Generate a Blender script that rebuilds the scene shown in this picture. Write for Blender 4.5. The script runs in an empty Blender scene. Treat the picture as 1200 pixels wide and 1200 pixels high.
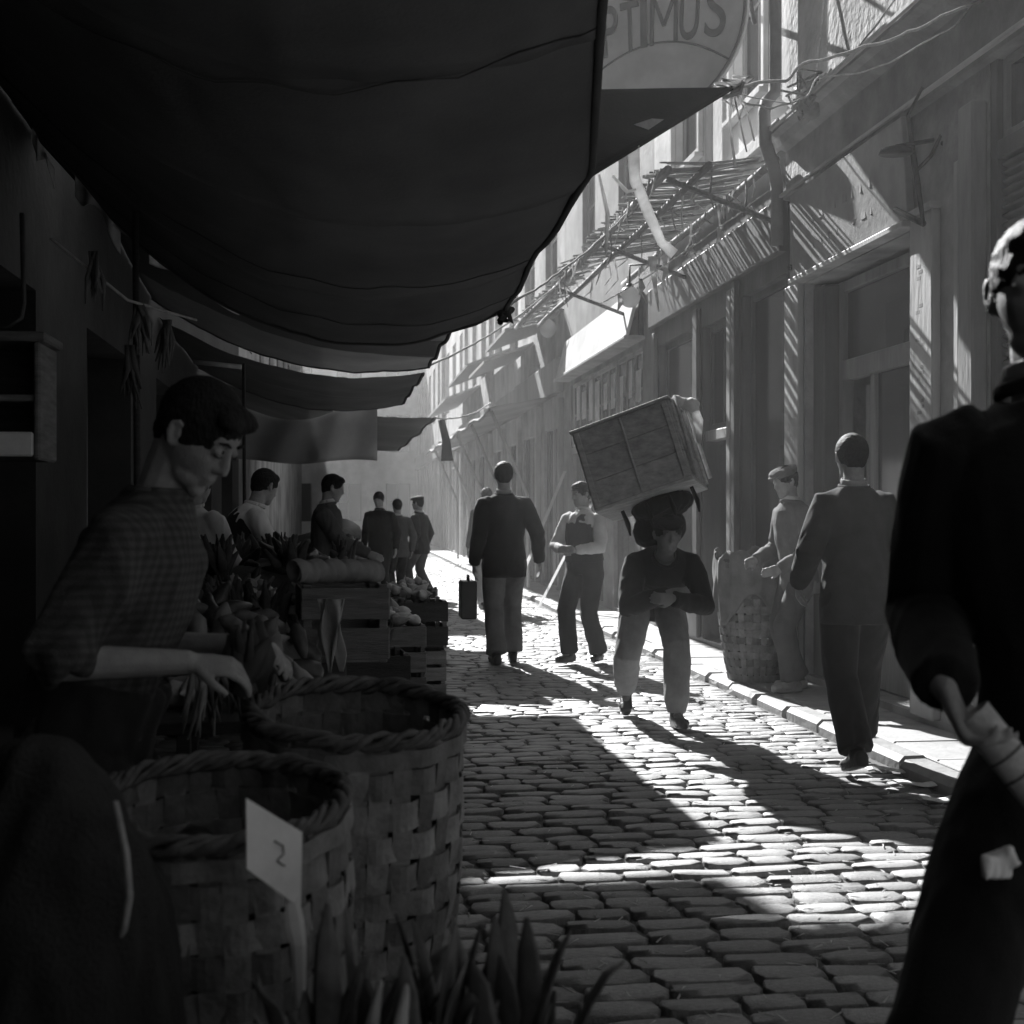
import bpy, bmesh, math, random
from mathutils import Vector, Matrix, noise
R = math.radians
rng = random.Random(7)
scn = bpy.context.scene
col = scn.collection

# ------------------------------------------------------------------ camera
CAM_H = 1.32
YAW = R(7.1)
cd = bpy.data.cameras.new('camera'); cam = bpy.data.objects.new('camera', cd); col.objects.link(cam)
cam.location = (0, 0, CAM_H); cam.rotation_euler = (R(90), 0, -YAW)
cd.sensor_width = 56; cd.sensor_height = 56; cd.lens = 75; cd.clip_end = 400; cd.clip_start = 0.05
cd.dof.use_dof = True; cd.dof.focus_distance = 7.5; cd.dof.aperture_fstop = 9.0
scn.camera = cam
# ------------------------------------------------------------------ sky and sun
SUN_EL = R(32); SUN_H = Vector((-0.149, 0.989, 0)).normalized()
w = bpy.data.worlds.new('World'); scn.world = w; w.use_nodes = True
nt = w.node_tree; nt.nodes.clear()
sky = nt.nodes.new('ShaderNodeTexSky'); sky.sky_type = 'NISHITA'; sky.sun_disc = False
sky.sun_elevation = SUN_EL; sky.sun_rotation = math.atan2(SUN_H.x, SUN_H.y)
bw = nt.nodes.new('ShaderNodeRGBToBW'); bg = nt.nodes.new('ShaderNodeBackground'); wo = nt.nodes.new('ShaderNodeOutputWorld')
bg.inputs['Strength'].default_value = 0.05
nt.links.new(sky.outputs[0], bw.inputs[0]); nt.links.new(bw.outputs[0], bg.inputs['Color']); nt.links.new(bg.outputs[0], wo.inputs['Surface'])
sd = bpy.data.lights.new('sun', 'SUN'); sd.energy = 5.0; sd.angle = R(0.5); sd.color = (1, 1, 1)
sun = bpy.data.objects.new('sun', sd); col.objects.link(sun)
to_sun = Vector((SUN_H.x*math.cos(SUN_EL), SUN_H.y*math.cos(SUN_EL), math.sin(SUN_EL)))
sun.rotation_euler = to_sun.to_track_quat('Z', 'Y').to_euler(); sun.location = (0, 0, 20)
vs = scn.view_settings; vs.view_transform = 'Standard'; vs.look = 'None'; vs.gamma = 1; vs.use_curve_mapping = False
vs.exposure = 1.62

# ------------------------------------------------------------------ helpers
def at(px, py, Z):
    """a point at depth Z metres in front of the camera -> place in the street (x right of it, y along it, z up)"""
    xc = (px-600)*Z/1607.0
    return Vector((xc*math.cos(YAW)+Z*math.sin(YAW), -xc*math.sin(YAW)+Z*math.cos(YAW), CAM_H+(600-py)*Z/1607.0))

MATS = {}
def mat(name, base, rough=0.85, var=0.35, scale=6.0, bump=0.25, bscale=45.0, stretch=(1, 1, 1), metal=0.0, trans=0.0,
        rand=0.0, spec=0.3, bdist=0.01, stain=0.0, sheen=0.0):
    m = bpy.data.materials.new(name); m.use_nodes = True; t = m.node_tree; N = t.nodes; L = t.links
    p = N['Principled BSDF']; out = N['Material Output']
    tc = N.new('ShaderNodeTexCoord'); mp = N.new('ShaderNodeMapping'); mp.inputs['Scale'].default_value = stretch
    L.new(tc.outputs['Object'], mp.inputs['Vector'])
    n1 = N.new('ShaderNodeTexNoise'); n1.inputs['Scale'].default_value = scale; n1.inputs['Detail'].default_value = 6; n1.inputs['Roughness'].default_value = 0.65
    L.new(mp.outputs[0], n1.inputs['Vector'])
    mr = N.new('ShaderNodeMapRange'); mr.inputs['From Min'].default_value = 0.28; mr.inputs['From Max'].default_value = 0.72
    mr.inputs['To Min'].default_value = base*(1-var); mr.inputs['To Max'].default_value = base*(1+var)
    L.new(n1.outputs['Fac'], mr.inputs['Value'])
    val = mr.outputs[0]
    if stain > 0:
        n3 = N.new('ShaderNodeTexNoise'); n3.inputs['Scale'].default_value = scale*0.35; n3.inputs['Detail'].default_value = 8
        L.new(mp.outputs[0], n3.inputs['Vector'])
        m3 = N.new('ShaderNodeMapRange'); m3.inputs['From Min'].default_value = 0.45; m3.inputs['From Max'].default_value = 0.62
        m3.inputs['To Min'].default_value = 1.0; m3.inputs['To Max'].default_value = 1-stain
        L.new(n3.outputs['Fac'], m3.inputs['Value'])
        mm = N.new('ShaderNodeMath'); mm.operation = 'MULTIPLY'; L.new(val, mm.inputs[0]); L.new(m3.outputs[0], mm.inputs[1]); val = mm.outputs[0]
    if rand > 0:
        oi = N.new('ShaderNodeObjectInfo'); m4 = N.new('ShaderNodeMapRange')
        m4.inputs['To Min'].default_value = 1-rand; m4.inputs['To Max'].default_value = 1+rand
        L.new(oi.outputs['Random'], m4.inputs['Value'])
        mm = N.new('ShaderNodeMath'); mm.operation = 'MULTIPLY'; L.new(val, mm.inputs[0]); L.new(m4.outputs[0], mm.inputs[1]); val = mm.outputs[0]
    L.new(val, p.inputs['Base Color'])
    p.inputs['Roughness'].default_value = rough; p.inputs['Metallic'].default_value = metal
    p.inputs['Specular IOR Level'].default_value = spec
    if sheen: p.inputs['Sheen Weight'].default_value = sheen; p.inputs['Sheen Roughness'].default_value = 0.4
    if bump > 0:
        n2 = N.new('ShaderNodeTexNoise'); n2.inputs['Scale'].default_value = bscale; n2.inputs['Detail'].default_value = 5
        L.new(mp.outputs[0], n2.inputs['Vector'])
        b = N.new('ShaderNodeBump'); b.inputs['Strength'].default_value = bump; b.inputs['Distance'].default_value = bdist
        L.new(n2.outputs['Fac'], b.inputs['Height']); L.new(b.outputs[0], p.inputs['Normal'])
    if trans > 0:
        tr = N.new('ShaderNodeBsdfTranslucent'); mx = N.new('ShaderNodeMixShader'); mx.inputs[0].default_value = trans
        L.new(val, tr.inputs['Color']); L.new(p.outputs[0], mx.inputs[1]); L.new(tr.outputs[0], mx.inputs[2]); L.new(mx.outputs[0], out.inputs['Surface'])
    MATS[name] = m
    return m

class MB:
    """collects shapes; obj() links them as one mesh"""
    def __init__(s): s.v = []; s.f = []
    def add(s, vs, fs):
        o = len(s.v); s.v += [Vector(v) for v in vs]; s.f += [tuple(i+o for i in f) for f in fs]; return s
    def box(s, a, b):
        x0, y0, z0 = a; x1, y1, z1 = b
        return s.add([(x0,y0,z0),(x1,y0,z0),(x1,y1,z0),(x0,y1,z0),(x0,y0,z1),(x1,y0,z1),(x1,y1,z1),(x0,y1,z1)],
                     [(0,3,2,1),(4,5,6,7),(0,1,5,4),(1,2,6,5),(2,3,7,6),(3,0,4,7)])
    def obox(s, c, size, M=None):
        M = M or Matrix.Identity(3); c = Vector(c); hx, hy, hz = [d/2 for d in size]
        pts = [(-hx,-hy,-hz),(hx,-hy,-hz),(hx,hy,-hz),(-hx,hy,-hz),(-hx,-hy,hz),(hx,-hy,hz),(hx,hy,hz),(-hx,hy,hz)]
        return s.add([c+M@Vector(p) for p in pts], [(0,3,2,1),(4,5,6,7),(0,1,5,4),(1,2,6,5),(2,3,7,6),(3,0,4,7)])
    def tube(s, pts, rad, n=10, side=None, flat=None, cap=True):
        """rings along pts; rad a number, list of numbers or of (ra, rb); ra along side"""
        pts = [Vector(p) for p in pts]; m = len(pts)
        if not isinstance(rad, (list, tuple)): rad = [rad]*m
        vs = []; fs = []; prev = None
        for i, p in enumerate(pts):
            t = (pts[min(i+1, m-1)]-pts[max(i-1, 0)])
            t = t.normalized() if t.length > 1e-9 else Vector((0, 0, 1))
            if side is not None: a = Vector(side)
            elif prev is not None: a = prev
            else: a = Vector((1, 0, 0)) if abs(t.x) < 0.8 else Vector((0, 1, 0))
            a = (a-t*a.dot(t)); a = a.normalized() if a.length > 1e-6 else t.orthogonal().normalized()
            prev = a; b = t.cross(a)
            r = rad[i]; ra, rb = (r if isinstance(r, (tuple, list)) else (r, r))
            for k in range(n):
                g = 2*math.pi*k/n
                vs.append(p+a*(math.cos(g)*ra)+b*(math.sin(g)*rb))
        for i in range(m-1):
            for k in range(n):
                k2 = (k+1) % n
                fs.append((i*n+k, i*n+k2, (i+1)*n+k2, (i+1)*n+k))
        if cap:
            fs.append(tuple(reversed(range(n)))); fs.append(tuple((m-1)*n+k for k in range(n)))
        return s.add(vs, fs)
    def caps(s, a, b, ra, rb, n=10):
        """tapered limb with rounded ends"""
        a = Vector(a); b = Vector(b); d = b-a; L = d.length; t = d/L if L > 1e-6 else Vector((0,0,1))
        pts = []; rad = []
        for k in (0.05, 0.4, 0.75): pts.append(a-t*ra*math.sqrt(1-k*k)); rad.append(ra*k)
        pts.append(a); rad.append(ra); pts.append(b); rad.append(rb)
        for k in (0.75, 0.4, 0.05): pts.append(b+t*rb*math.sqrt(1-k*k)); rad.append(rb*k)
        return s.tube(pts, rad, n)
    def ell(s, c, r, M=None, nu=14, nv=9):
        M = M or Matrix.Identity(3); c = Vector(c); vs = []; fs = []
        vs.append(c+M@Vector((0,0,-r[2])))
        for j in range(1, nv):
            ph = -math.pi/2+math.pi*j/nv
            for i in range(nu):
                th = 2*math.pi*i/nu
                vs.append(c+M@Vector((r[0]*math.cos(ph)*math.cos(th), r[1]*math.cos(ph)*math.sin(th), r[2]*math.sin(ph))))
        vs.append(c+M@Vector((0,0,r[2])))
        for i in range(nu): fs.append((0, 1+(i+1) % nu, 1+i))
        for j in range(nv-2):
            for i in range(nu):
                a = 1+j*nu+i; b = 1+j*nu+(i+1) % nu
                fs.append((a, b, b+nu, a+nu))
        e = len(vs)-1; o = 1+(nv-2)*nu
        for i in range(nu): fs.append((o+i, o+(i+1) % nu, e))
        return s.add(vs, fs)
    def grid(s, fn, nu, nv):
        vs = [fn(i/nu, j/nv) for j in range(nv+1) for i in range(nu+1)]
        fs = [(j*(nu+1)+i, j*(nu+1)+i+1, (j+1)*(nu+1)+i+1, (j+1)*(nu+1)+i) for j in range(nv) for i in range(nu)]
        return s.add(vs, fs)

def smooth(me): me.polygons.foreach_set('use_smooth', [True]*len(me.polygons))
def worldloc(o):
    v = Vector(o.location)
    while o.parent: o = o.parent; v = v+Vector(o.location)
    return v
def obj(name, mb, m, parent=None, sm=False, local=False, bevel=0, solid=0):
    """one mesh object. Without parent its origin goes to its base; with a parent the vertices are given in world space
    unless local"""
    vs = mb.v
    if parent is None:
        xs = [v.x for v in vs]; ys = [v.y for v in vs]
        org = Vector(((min(xs)+max(xs))/2, (min(ys)+max(ys))/2, min(v.z for v in vs)))
        vs = [v-org for v in vs]
    elif not local:
        o = worldloc(parent); vs = [v-o for v in vs]
    me = bpy.data.meshes.new(name); me.from_pydata([tuple(v) for v in vs], [], mb.f); me.update()
    me.materials.append(MATS[m] if isinstance(m, str) else m)
    if sm: smooth(me)
    o = bpy.data.objects.new(name, me); col.objects.link(o)
    if parent is None: o.location = org
    else: o.parent = parent
    if solid:
        md = o.modifiers.new('solid', 'SOLIDIFY'); md.thickness = solid; md.offset = 0
    if bevel:
        md = o.modifiers.new('bevel', 'BEVEL'); md.width = bevel; md.segments = 1; md.limit_method = 'ANGLE'
    return o
def tag(o, label, cat, group=None):
    o['label'] = label; o['category'] = cat
    if group: o['group'] = group
    return o
def thing(name, label, cat, loc=(0, 0, 0), rz=0, group=None):
    o = bpy.data.objects.new(name, None); col.objects.link(o); o.empty_display_size = 0.2
    o.location = loc; o.rotation_euler = (0, 0, rz)
    return tag(o, label, cat, group)
def structure(o): o['kind'] = 'structure'; return o
def stuff(o): o['kind'] = 'stuff'; return o
def link_copy(src, name, loc, rot, parent=None):
    o = src.copy(); o.name = name; col.objects.link(o); o.location = loc; o.rotation_euler = rot; o.parent = parent; return o
def nz(p, f, seed=0): return noise.noise(Vector((p[0]*f+seed*7.3, p[1]*f-seed*3.1, p[2]*f+seed*1.7)))
def rot(ax, deg): return Matrix.Rotation(R(deg), 3, ax)

# ------------------------------------------------------------------ materials (greys: the photograph is black and white film)
mat('ground_sand', 0.09, 0.9, 0.4, 3, 0.4, 60)
mat('cobble', 0.22, 0.55, 0.35, 9, 0.6, 26, rand=0.25, spec=0.35, bdist=0.01)
mat('sign_faded', 0.25, 0.6, 0.3, 9, 0.2, 20)
mat('pavement', 0.30, 0.7, 0.25, 4, 0.4, 35, spec=0.4)
mat('kerb', 0.27, 0.65, 0.3, 5, 0.5, 25, rand=0.15)
mat('plaster', 0.42, 0.9, 0.3, 2.5, 0.7, 14, stain=0.5, bdist=0.02)
mat('plaster_pale', 0.58, 0.9, 0.22, 2.0, 0.5, 14, stain=0.3)
mat('plaster_dark', 0.30, 0.9, 0.3, 2.5, 0.5, 14, stain=0.4)
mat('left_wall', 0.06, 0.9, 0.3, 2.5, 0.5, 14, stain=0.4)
mat('paint_grey', 0.30, 0.6, 0.3, 5, 0.4, 30, (1, 1, 0.2), stain=0.4)
mat('paint_pale', 0.50, 0.6, 0.22, 6, 0.35, 30, (1, 1, 0.2), stain=0.3)
mat('paint_dark', 0.11, 0.5, 0.35, 5, 0.3, 30, (1, 1, 0.2))
mat('sign_pale', 0.55, 0.6, 0.15, 3, 0.2, 20, stain=0.3)
mat('sign_board', 0.34, 0.6, 0.22, 3, 0.25, 20, stain=0.3)
mat('letter_ink', 0.12, 0.6, 0.2, 8, 0.1)
mat('wood', 0.20, 0.75, 0.4, 7, 0.5, 40, (1, 1, 8), rand=0.25)
mat('wood_long', 0.22, 0.75, 0.4, 7, 0.5, 40, (6, 0.6, 6), rand=0.3)
mat('crate_wood', 0.42, 0.75, 0.35, 6, 0.5, 40, (0.8, 5, 5), rand=0.2)
mat('reed', 0.34, 0.8, 0.4, 8, 0.6, 60, (1, 6, 6), rand=0.4, trans=0.12)
mat('wood_dark', 0.06, 0.7, 0.4, 7, 0.5, 40, (1, 1, 6), rand=0.2)
mat('iron', 0.05, 0.5, 0.4, 20, 0.3, 60)
mat('rope', 0.5, 0.9, 0.3, 30, 0.5, 160, trans=0.25)
mat('rag', 0.60, 0.95, 0.25, 10, 0.5, 60, trans=0.5)
mat('canvas', 0.14, 0.95, 0.22, 1.6, 0.25, 70, (1, 1, 1), trans=0.17, stain=0.2)
mat('canvas_light', 0.34, 0.95, 0.2, 1.6, 0.25, 70, trans=0.22, stain=0.2)
mat('canvas_dark', 0.07, 0.95, 0.25, 2, 0.25, 70, trans=0.03)
mat('sack_dark', 0.03, 0.95, 0.3, 6, 0.7, 150)
mat('sack', 0.20, 0.95, 0.3, 6, 0.7, 150)
mat('wicker', 0.24, 0.7, 0.4, 14, 0.4, 70, rand=0.4)
mat('wicker_dark', 0.12, 0.8, 0.4, 14, 0.4, 70)
mat('paper', 0.82, 0.8, 0.1, 12, 0.1, 30, stain=0.25)
mat('newsprint', 0.50, 0.8, 0.35, 30, 0.2, 60)
mat('cloth_black', 0.014, 0.95, 0.3, 6, 0.35, 260, sheen=0.06)
mat('cloth_dark', 0.030, 0.95, 0.3, 6, 0.35, 260, sheen=0.1)
mat('cloth_mid', 0.09, 0.95, 0.3, 6, 0.4, 220)
mat('cloth_jacket', 0.05, 0.95, 0.3, 6, 0.4, 220)
mat('cloth_grey', 0.16, 0.95, 0.28, 6, 0.4, 220)
mat('cloth_light', 0.36, 0.95, 0.22, 6, 0.4, 220)
mat('cloth_white', 0.62, 0.95, 0.14, 8, 0.35, 200)
mat('cloth_baggy', 0.27, 0.95, 0.28, 6, 0.5, 200)
mat('skin', 0.32, 0.55, 0.2, 22, 0.3, 240, spec=0.4)
mat('skin_dark', 0.20, 0.55, 0.15, 12, 0.15, 180, spec=0.4)
mat('hair', 0.018, 0.65, 0.4, 40, 0.9, 140, (1, 1, 0.3), spec=0.2)
mat('leather', 0.03, 0.4, 0.3, 14, 0.3, 60, spec=0.5)
mat('leather_pale', 0.3, 0.5, 0.3, 14, 0.3, 60)
mat('veg_dark', 0.035, 0.35, 0.5, 12, 0.3, 40, rand=0.5, spec=0.5)
mat('veg_mid', 0.12, 0.5, 0.5, 12, 0.4, 40, rand=0.5, spec=0.4)
mat('veg_pale', 0.38, 0.5, 0.35, 12, 0.4, 40, rand=0.3, spec=0.4)
mat('leaf', 0.09, 0.6, 0.4, 12, 0.4, 40, rand=0.4, trans=0.2)
mat('globe_glass', 0.75, 0.25, 0.06, 3, 0, trans=0.3, spec=0.5)
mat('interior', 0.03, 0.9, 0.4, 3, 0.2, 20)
def glass(name, tint=0.05):
    m = bpy.data.materials.new(name); m.use_nodes = True; N = m.node_tree.nodes; L = m.node_tree.links
    p = N['Principled BSDF']; p.inputs['Base Color'].default_value = (tint, tint, tint, 1); p.inputs['Roughness'].default_value = 0.06
    p.inputs['Specular IOR Level'].default_value = 0.7
    tc = N.new('ShaderNodeTexCoord'); n = N.new('ShaderNodeTexNoise'); n.inputs['Scale'].default_value = 3
    L.new(tc.outputs['Object'], n.inputs['Vector'])
    mr = N.new('ShaderNodeMapRange'); mr.inputs['To Min'].default_value = 0.03; mr.inputs['To Max'].default_value = 0.22; L.new(n.outputs['Fac'], mr.inputs['Value']); L.new(mr.outputs[0], p.inputs['Roughness'])
    b = N.new('ShaderNodeBump'); b.inputs['Strength'].default_value = 0.06; L.new(n.outputs['Fac'], b.inputs['Height']); L.new(b.outputs[0], p.inputs['Normal'])
    tr = N.new('ShaderNodeBsdfTransparent'); mx = N.new('ShaderNodeMixShader'); mx.inputs[0].default_value = 0.42
    L.new(p.outputs[0], mx.inputs[1]); L.new(tr.outputs[0], mx.inputs[2]); L.new(mx.outputs[0], N['Material Output'].inputs['Surface'])
    MATS[name] = m
glass('glass')
def plaid(name, base):
    m = mat(name, base, 0.95, 0.3, 8, 0.4, 200); N = m.node_tree.nodes; L = m.node_tree.links; p = N['Principled BSDF']
    src = p.inputs['Base Color'].links[0].from_socket; tc = [n for n in N if n.bl_idname == 'ShaderNodeTexCoord'][0]; val = src
    for ax in ('X', 'Z'):
        wv = N.new('ShaderNodeTexWave'); wv.bands_direction = ax; wv.inputs['Scale'].default_value = 16; wv.inputs['Distortion'].default_value = 1.2; L.new(tc.outputs['Object'], wv.inputs['Vector'])
        mr = N.new('ShaderNodeMapRange'); mr.inputs['From Min'].default_value = .35; mr.inputs['From Max'].default_value = .65; mr.inputs['To Min'].default_value = .8; mr.inputs['To Max'].default_value = 1.1; L.new(wv.outputs['Fac'], mr.inputs['Value'])
        mm = N.new('ShaderNodeMath'); mm.operation = 'MULTIPLY'; L.new(val, mm.inputs[0]); L.new(mr.outputs[0], mm.inputs[1]); val = mm.outputs[0]
    L.new(val, p.inputs['Base Color'])
plaid('cloth_plaid', 0.085)
# ================================================================== the ground
g = MB().add([(-60,-30,-0.014),(60,-30,-0.014),(60,110,-0.014),(-60,110,-0.014)], [(0,1,2,3)])
road = structure(obj('road', g, 'ground_sand'))
KX = 2.83; FX = 3.47
# cobbles: twelve stone shapes shared by all
def stone(seed):
    r = random.Random(seed); nu, nv = 5, 4; vs = []; fs = []
    tilt = (r.uniform(-.06, .06), r.uniform(-.09, .09)); jx = [[r.uniform(-.035, .035) for _ in range(nu+1)] for _ in range(nv+1)]
    for j in range(nv+1):
        for i in range(nu+1):
            u = (-1, -.9, -.35, .35, .9, 1)[i]; v = (-1, -.84, 0, .84, 1)[j]
            e = 1-0.16*(abs(u)**3*abs(v)**3)
            x = 0.5*u*e+jx[j][0 if u < 0 else nu]*0.7; y = 0.5*v*e+jx[0 if v < 0 else nv][i]*0.8
            z = -0.0055*(abs(u) > .95)-0.005*(abs(v) > .95)-.001*(u*u+v*v)+tilt[0]*0.06*u+tilt[1]*0.04*v+r.uniform(-.0022, .0022)
            vs.append((x, y, z))
    fs = [(j*(nu+1)+i, j*(nu+1)+i+1, (j+1)*(nu+1)+i+1, (j+1)*(nu+1)+i) for j in range(nv) for i in range(nu)]
    ring = [i for i in range(nu+1)]+[(j+1)*(nu+1)+nu for j in range(nv)]+[nv*(nu+1)+nu-1-i for i in range(nu)]+[(nv-1-j)*(nu+1) for j in range(nv-1)]
    o = len(vs)
    for k in ring: vs.append((vs[k][0]*0.97, vs[k][1]*0.97, -0.12))
    m = len(ring)
    for k in range(m): fs.append((ring[(k+1) % m], ring[k], o+k, o+(k+1) % m))
    return vs, fs
stones = [stone(k) for k in range(14)]
stone_me = []
for vs_, fs_ in stones:
    me = bpy.data.meshes.new('cobble'); me.from_pydata(vs_, [], fs_); me.materials.append(MATS['cobble']); smooth(me); stone_me.append(me)
cells = []
yy = 2.75
row = 0
while yy < 40:
    d = rng.uniform(.108, .142); x = -1.7+rng.uniform(0, .2)
    while x < KX-0.13:
        wd = rng.uniform(.16, .30)
        if x+wd > KX-0.13: wd = KX-0.03-x
        cells.append((x+wd/2, yy+d/2+0.018*math.sin(x*1.7+row), wd, d)); x += wd
    yy += d; row += 1
vis = []
rest = []
for c in cells:
    Z = c[0]*math.sin(YAW)+c[1]*math.cos(YAW); xc = c[0]*math.cos(YAW)-c[1]*math.sin(YAW)
    px = 600+1607*xc/Z; py = 600+1607*CAM_H/Z
    (vis if (490 < px < 1190 and py < 1225) else rest).append(c)
vis.sort(key=lambda c: c[1]); rest += vis[300:]; vis = vis[:300]
def place(c):
    k = rng.randrange(14)
    camber = 0.02+.008*math.sin(c[0]*1.9+c[1]*.8)*math.sin(c[1]*1.3)
    z = rng.uniform(-.003, .0025)+camber-0.02
    return k, Vector((c[0], c[1], z)), (rng.uniform(-.018, .018), rng.uniform(-.014, .014), rng.uniform(-.03, .03)+(math.pi if rng.random() < .5 else 0)), (c[2]*0.995, c[3]*0.995, 1)
for c in vis:
    k, loc, ro, sc = place(c)
    o = bpy.data.objects.new('cobble', stone_me[k]); col.objects.link(o); o.parent = road
    o.location = loc-Vector(road.location); o.rotation_euler = ro; o.scale = sc
V = []; F = []
for c in rest:
    k, loc, ro, sc = place(c)
    M = Matrix.Rotation(ro[2], 3, 'Z') @ Matrix.Rotation(ro[1], 3, 'Y') @ Matrix.Rotation(ro[0], 3, 'X'); o = len(V)
    for v in stones[k][0]:
        q = M @ Vector((v[0]*sc[0], v[1]*sc[1], v[2])); V.append(q+loc)
    F += [tuple(i+o for i in f) for f in stones[k][1]]
m_ = MB(); m_.v = V; m_.f = F
stuff(obj('cobbles', m_, 'cobble', road, sm=True))
# pavement with kerb stones
pv = structure(obj('pavement', MB().box((KX+0.17, -12, -0.2), (FX-0.002, 62, 0.052)), 'pavement'))
for yk in range(52):
    y0 = 3.0+yk*0.62; L = 0.61
    mb = MB(); M = rot('Z', rng.uniform(-1, 1)) @ rot('Y', rng.uniform(-2, 2))
    mb.obox((KX+0.085+rng.uniform(-.012, .012), y0+L/2, -0.068+rng.uniform(-.010, .008)), (0.165, L-0.012, 0.26), M)
    obj('kerb_stone', mb, 'kerb', pv, bevel=0.03)
structure(obj('kerb', MB().box((KX+0.01, 35.4, -0.2), (KX+0.168, 62, 0.05)), 'kerb'))
for yj in range(46):   # flagstones of the narrow pavement
    y0 = 5.0+yj*0.55
    obj('flagstone', MB().box((KX+0.178, y0+0.006, 0.02), (FX-0.012, y0+0.544, 0.058+rng.uniform(-.001, .006))), 'pavement', pv, bevel=0.008)

# ================================================================== buildings on the right (their fronts stand at x = FX)
def part(parent, name, m, boxes, bevel=0.006, sm=False):
    mb = MB()
    for a, b in boxes: mb.box(a, b)
    return obj(name, mb, m, parent, bevel=bevel)
def window(parent, y0, y1, z0, z1, nx, nz_, depth=0.09, fr=0.05, fm='paint_grey', blind=None, proud=0.0, x=FX, inner='interior'):
    """a glazed window in the plane x; each pane a sub-part"""
    xf = x+depth
    wn = part(parent, 'window', fm, [((xf-.03,y0,z0),(xf+.03,y0+fr,z1)),((xf-.03,y1-fr,z0),(xf+.03,y1,z1)),
                                     ((xf-.03,y0+fr,z0),(xf+.03,y1-fr,z0+fr)),((xf-.03,y0+fr,z1-fr),(xf+.03,y1-fr,z1))], 0.004)
    iy0, iy1, iz0, iz1 = y0+fr, y1-fr, z0+fr, z1-fr; b = 0.028
    for i in range(nx):
        for j in range(nz_):
            a0 = iy0+(iy1-iy0)*i/nx; a1 = iy0+(iy1-iy0)*(i+1)/nx; c0 = iz0+(iz1-iz0)*j/nz_; c1 = iz0+(iz1-iz0)*(j+1)/nz_
            obj('pane', MB().box((xf-.004, a0+.004, c0+.004), (xf+.004, a1-.004, c1-.004)), 'glass', wn)
    for i in range(1, nx):
        a0 = iy0+(iy1-iy0)*i/nx; obj('glazing_bar', MB().box((xf-.02, a0-b/2, iz0), (xf+.02, a0+b/2, iz1)), fm, wn)
    for j in range(1, nz_):
        c0 = iz0+(iz1-iz0)*j/nz_; obj('glazing_bar', MB().box((xf-.017, iy0, c0-b/2), (xf+.017, iy1, c0+b/2)), fm, wn)
    return wn
def wall_with_holes(parent, m, y0, y1, z0, z1, holes, x0=FX, x1=FX+0.35, name='wall', tf=None):
    """wall slab with rectangular openings (y0,y1,z0,z1), cut into boxes butted end to end"""
    ys = sorted(set([y0, y1]+[h[0] for h in holes]+[h[1] for h in holes])); zs = sorted(set([z0, z1]+[h[2] for h in holes]+[h[3] for h in holes]))
    mb = MB()
    V = {}; vs = []; fs = []
    def vid(p):
        if p not in V: V[p] = len(vs); vs.append(p)
        return V[p]
    def solid(i, j):
        if i < 0 or j < 0 or i >= len(ys)-1 or j >= len(zs)-1: return False
        cy = (ys[i]+ys[i+1])/2; cz = (zs[j]+zs[j+1])/2
        return not any(h[0] < cy < h[1] and h[2] < cz < h[3] for h in holes)
    for i in range(len(ys)-1):
        for j in range(len(zs)-1):
            if not solid(i, j): continue
            a, b, c, d = ys[i], ys[i+1], zs[j], zs[j+1]
            fs.append([vid(p) for p in ((x0,a,c),(x0,a,d),(x0,b,d),(x0,b,c))]); fs.append([vid(p) for p in ((x1,a,c),(x1,b,c),(x1,b,d),(x1,a,d))])
            if not solid(i-1, j): fs.append([vid(p) for p in ((x0,a,c),(x1,a,c),(x1,a,d),(x0,a,d))])
            if not solid(i+1, j): fs.append([vid(p) for p in ((x0,b,c),(x0,b,d),(x1,b,d),(x1,b,c))])
            if not solid(i, j-1): fs.append([vid(p) for p in ((x0,a,c),(x0,b,c),(x1,b,c),(x1,a,c))])
            if not solid(i, j+1): fs.append([vid(p) for p in ((x0,a,d),(x1,a,d),(x1,b,d),(x0,b,d))])
    mb.add([tf(p) for p in vs] if tf else vs, fs)
    return obj(name, mb, m, parent)

# ---- near shop house: shutter, door bay with sign board, cornice
nb = thing('shop_house', 'grey plastered shop house with roller shutter and moulded cornice above the door', 'building', (FX, 7, 0))
DY0, DY1 = 8.07, 9.98
wall_with_holes(nb, 'plaster', -12, 10.34, 0, 9.5, [(4.6, 7.02, 0.1, 3.75), (DY0, DY1, 0.1, 3.04), (8.4, 9.5, 5.0, 7.0), (5.2, 6.4, 5.0, 7.0)])
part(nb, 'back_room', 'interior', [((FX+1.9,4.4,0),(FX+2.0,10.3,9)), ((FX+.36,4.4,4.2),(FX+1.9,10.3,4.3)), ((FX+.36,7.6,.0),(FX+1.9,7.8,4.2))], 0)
window(nb, 8.4, 9.5, 5.0, 7.0, 2, 3, 0.12); window(nb, 5.2, 6.4, 5.0, 7.0, 2, 3, 0.12)
# moulded cornice: profile swept along the front
prof = [(0, 3.74), (.05, 3.75), (.06, 3.80), (.03, 3.83), (.03, 4.12), (.10, 4.15), (.13, 4.20), (.19, 4.22), (.19, 4.27), (.02, 4.33), (-.05, 4.33), (-.05, 3.74)]
mb = MB(); ys = [-12+i*(22.34/30) for i in range(31)]
vs = [(FX-0.001-p[0]-0.006*nz((0, y, p[1]), 2), y, p[1]+0.012*nz((3, y, 0), 0.6)) for y in ys for p in prof]; n = len(prof)
fs = [(i*n+k, i*n+(k+1) % n, (i+1)*n+(k+1) % n, (i+1)*n+k) for i in range(30) for k in range(n)]+[tuple(range(n))[::-1], tuple(30*n+k for k in range(n))]
obj('cornice', mb.add(vs, fs), 'plaster', nb)
part(nb, 'moulding', 'plaster_pale', [((FX-.225,-12,4.235),(FX-.197,10.36,4.265))], .004); part(nb, 'moulding', 'plaster_pale', [((FX-.09,-12,3.765),(FX-.062,10.36,3.79))], .004)
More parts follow.
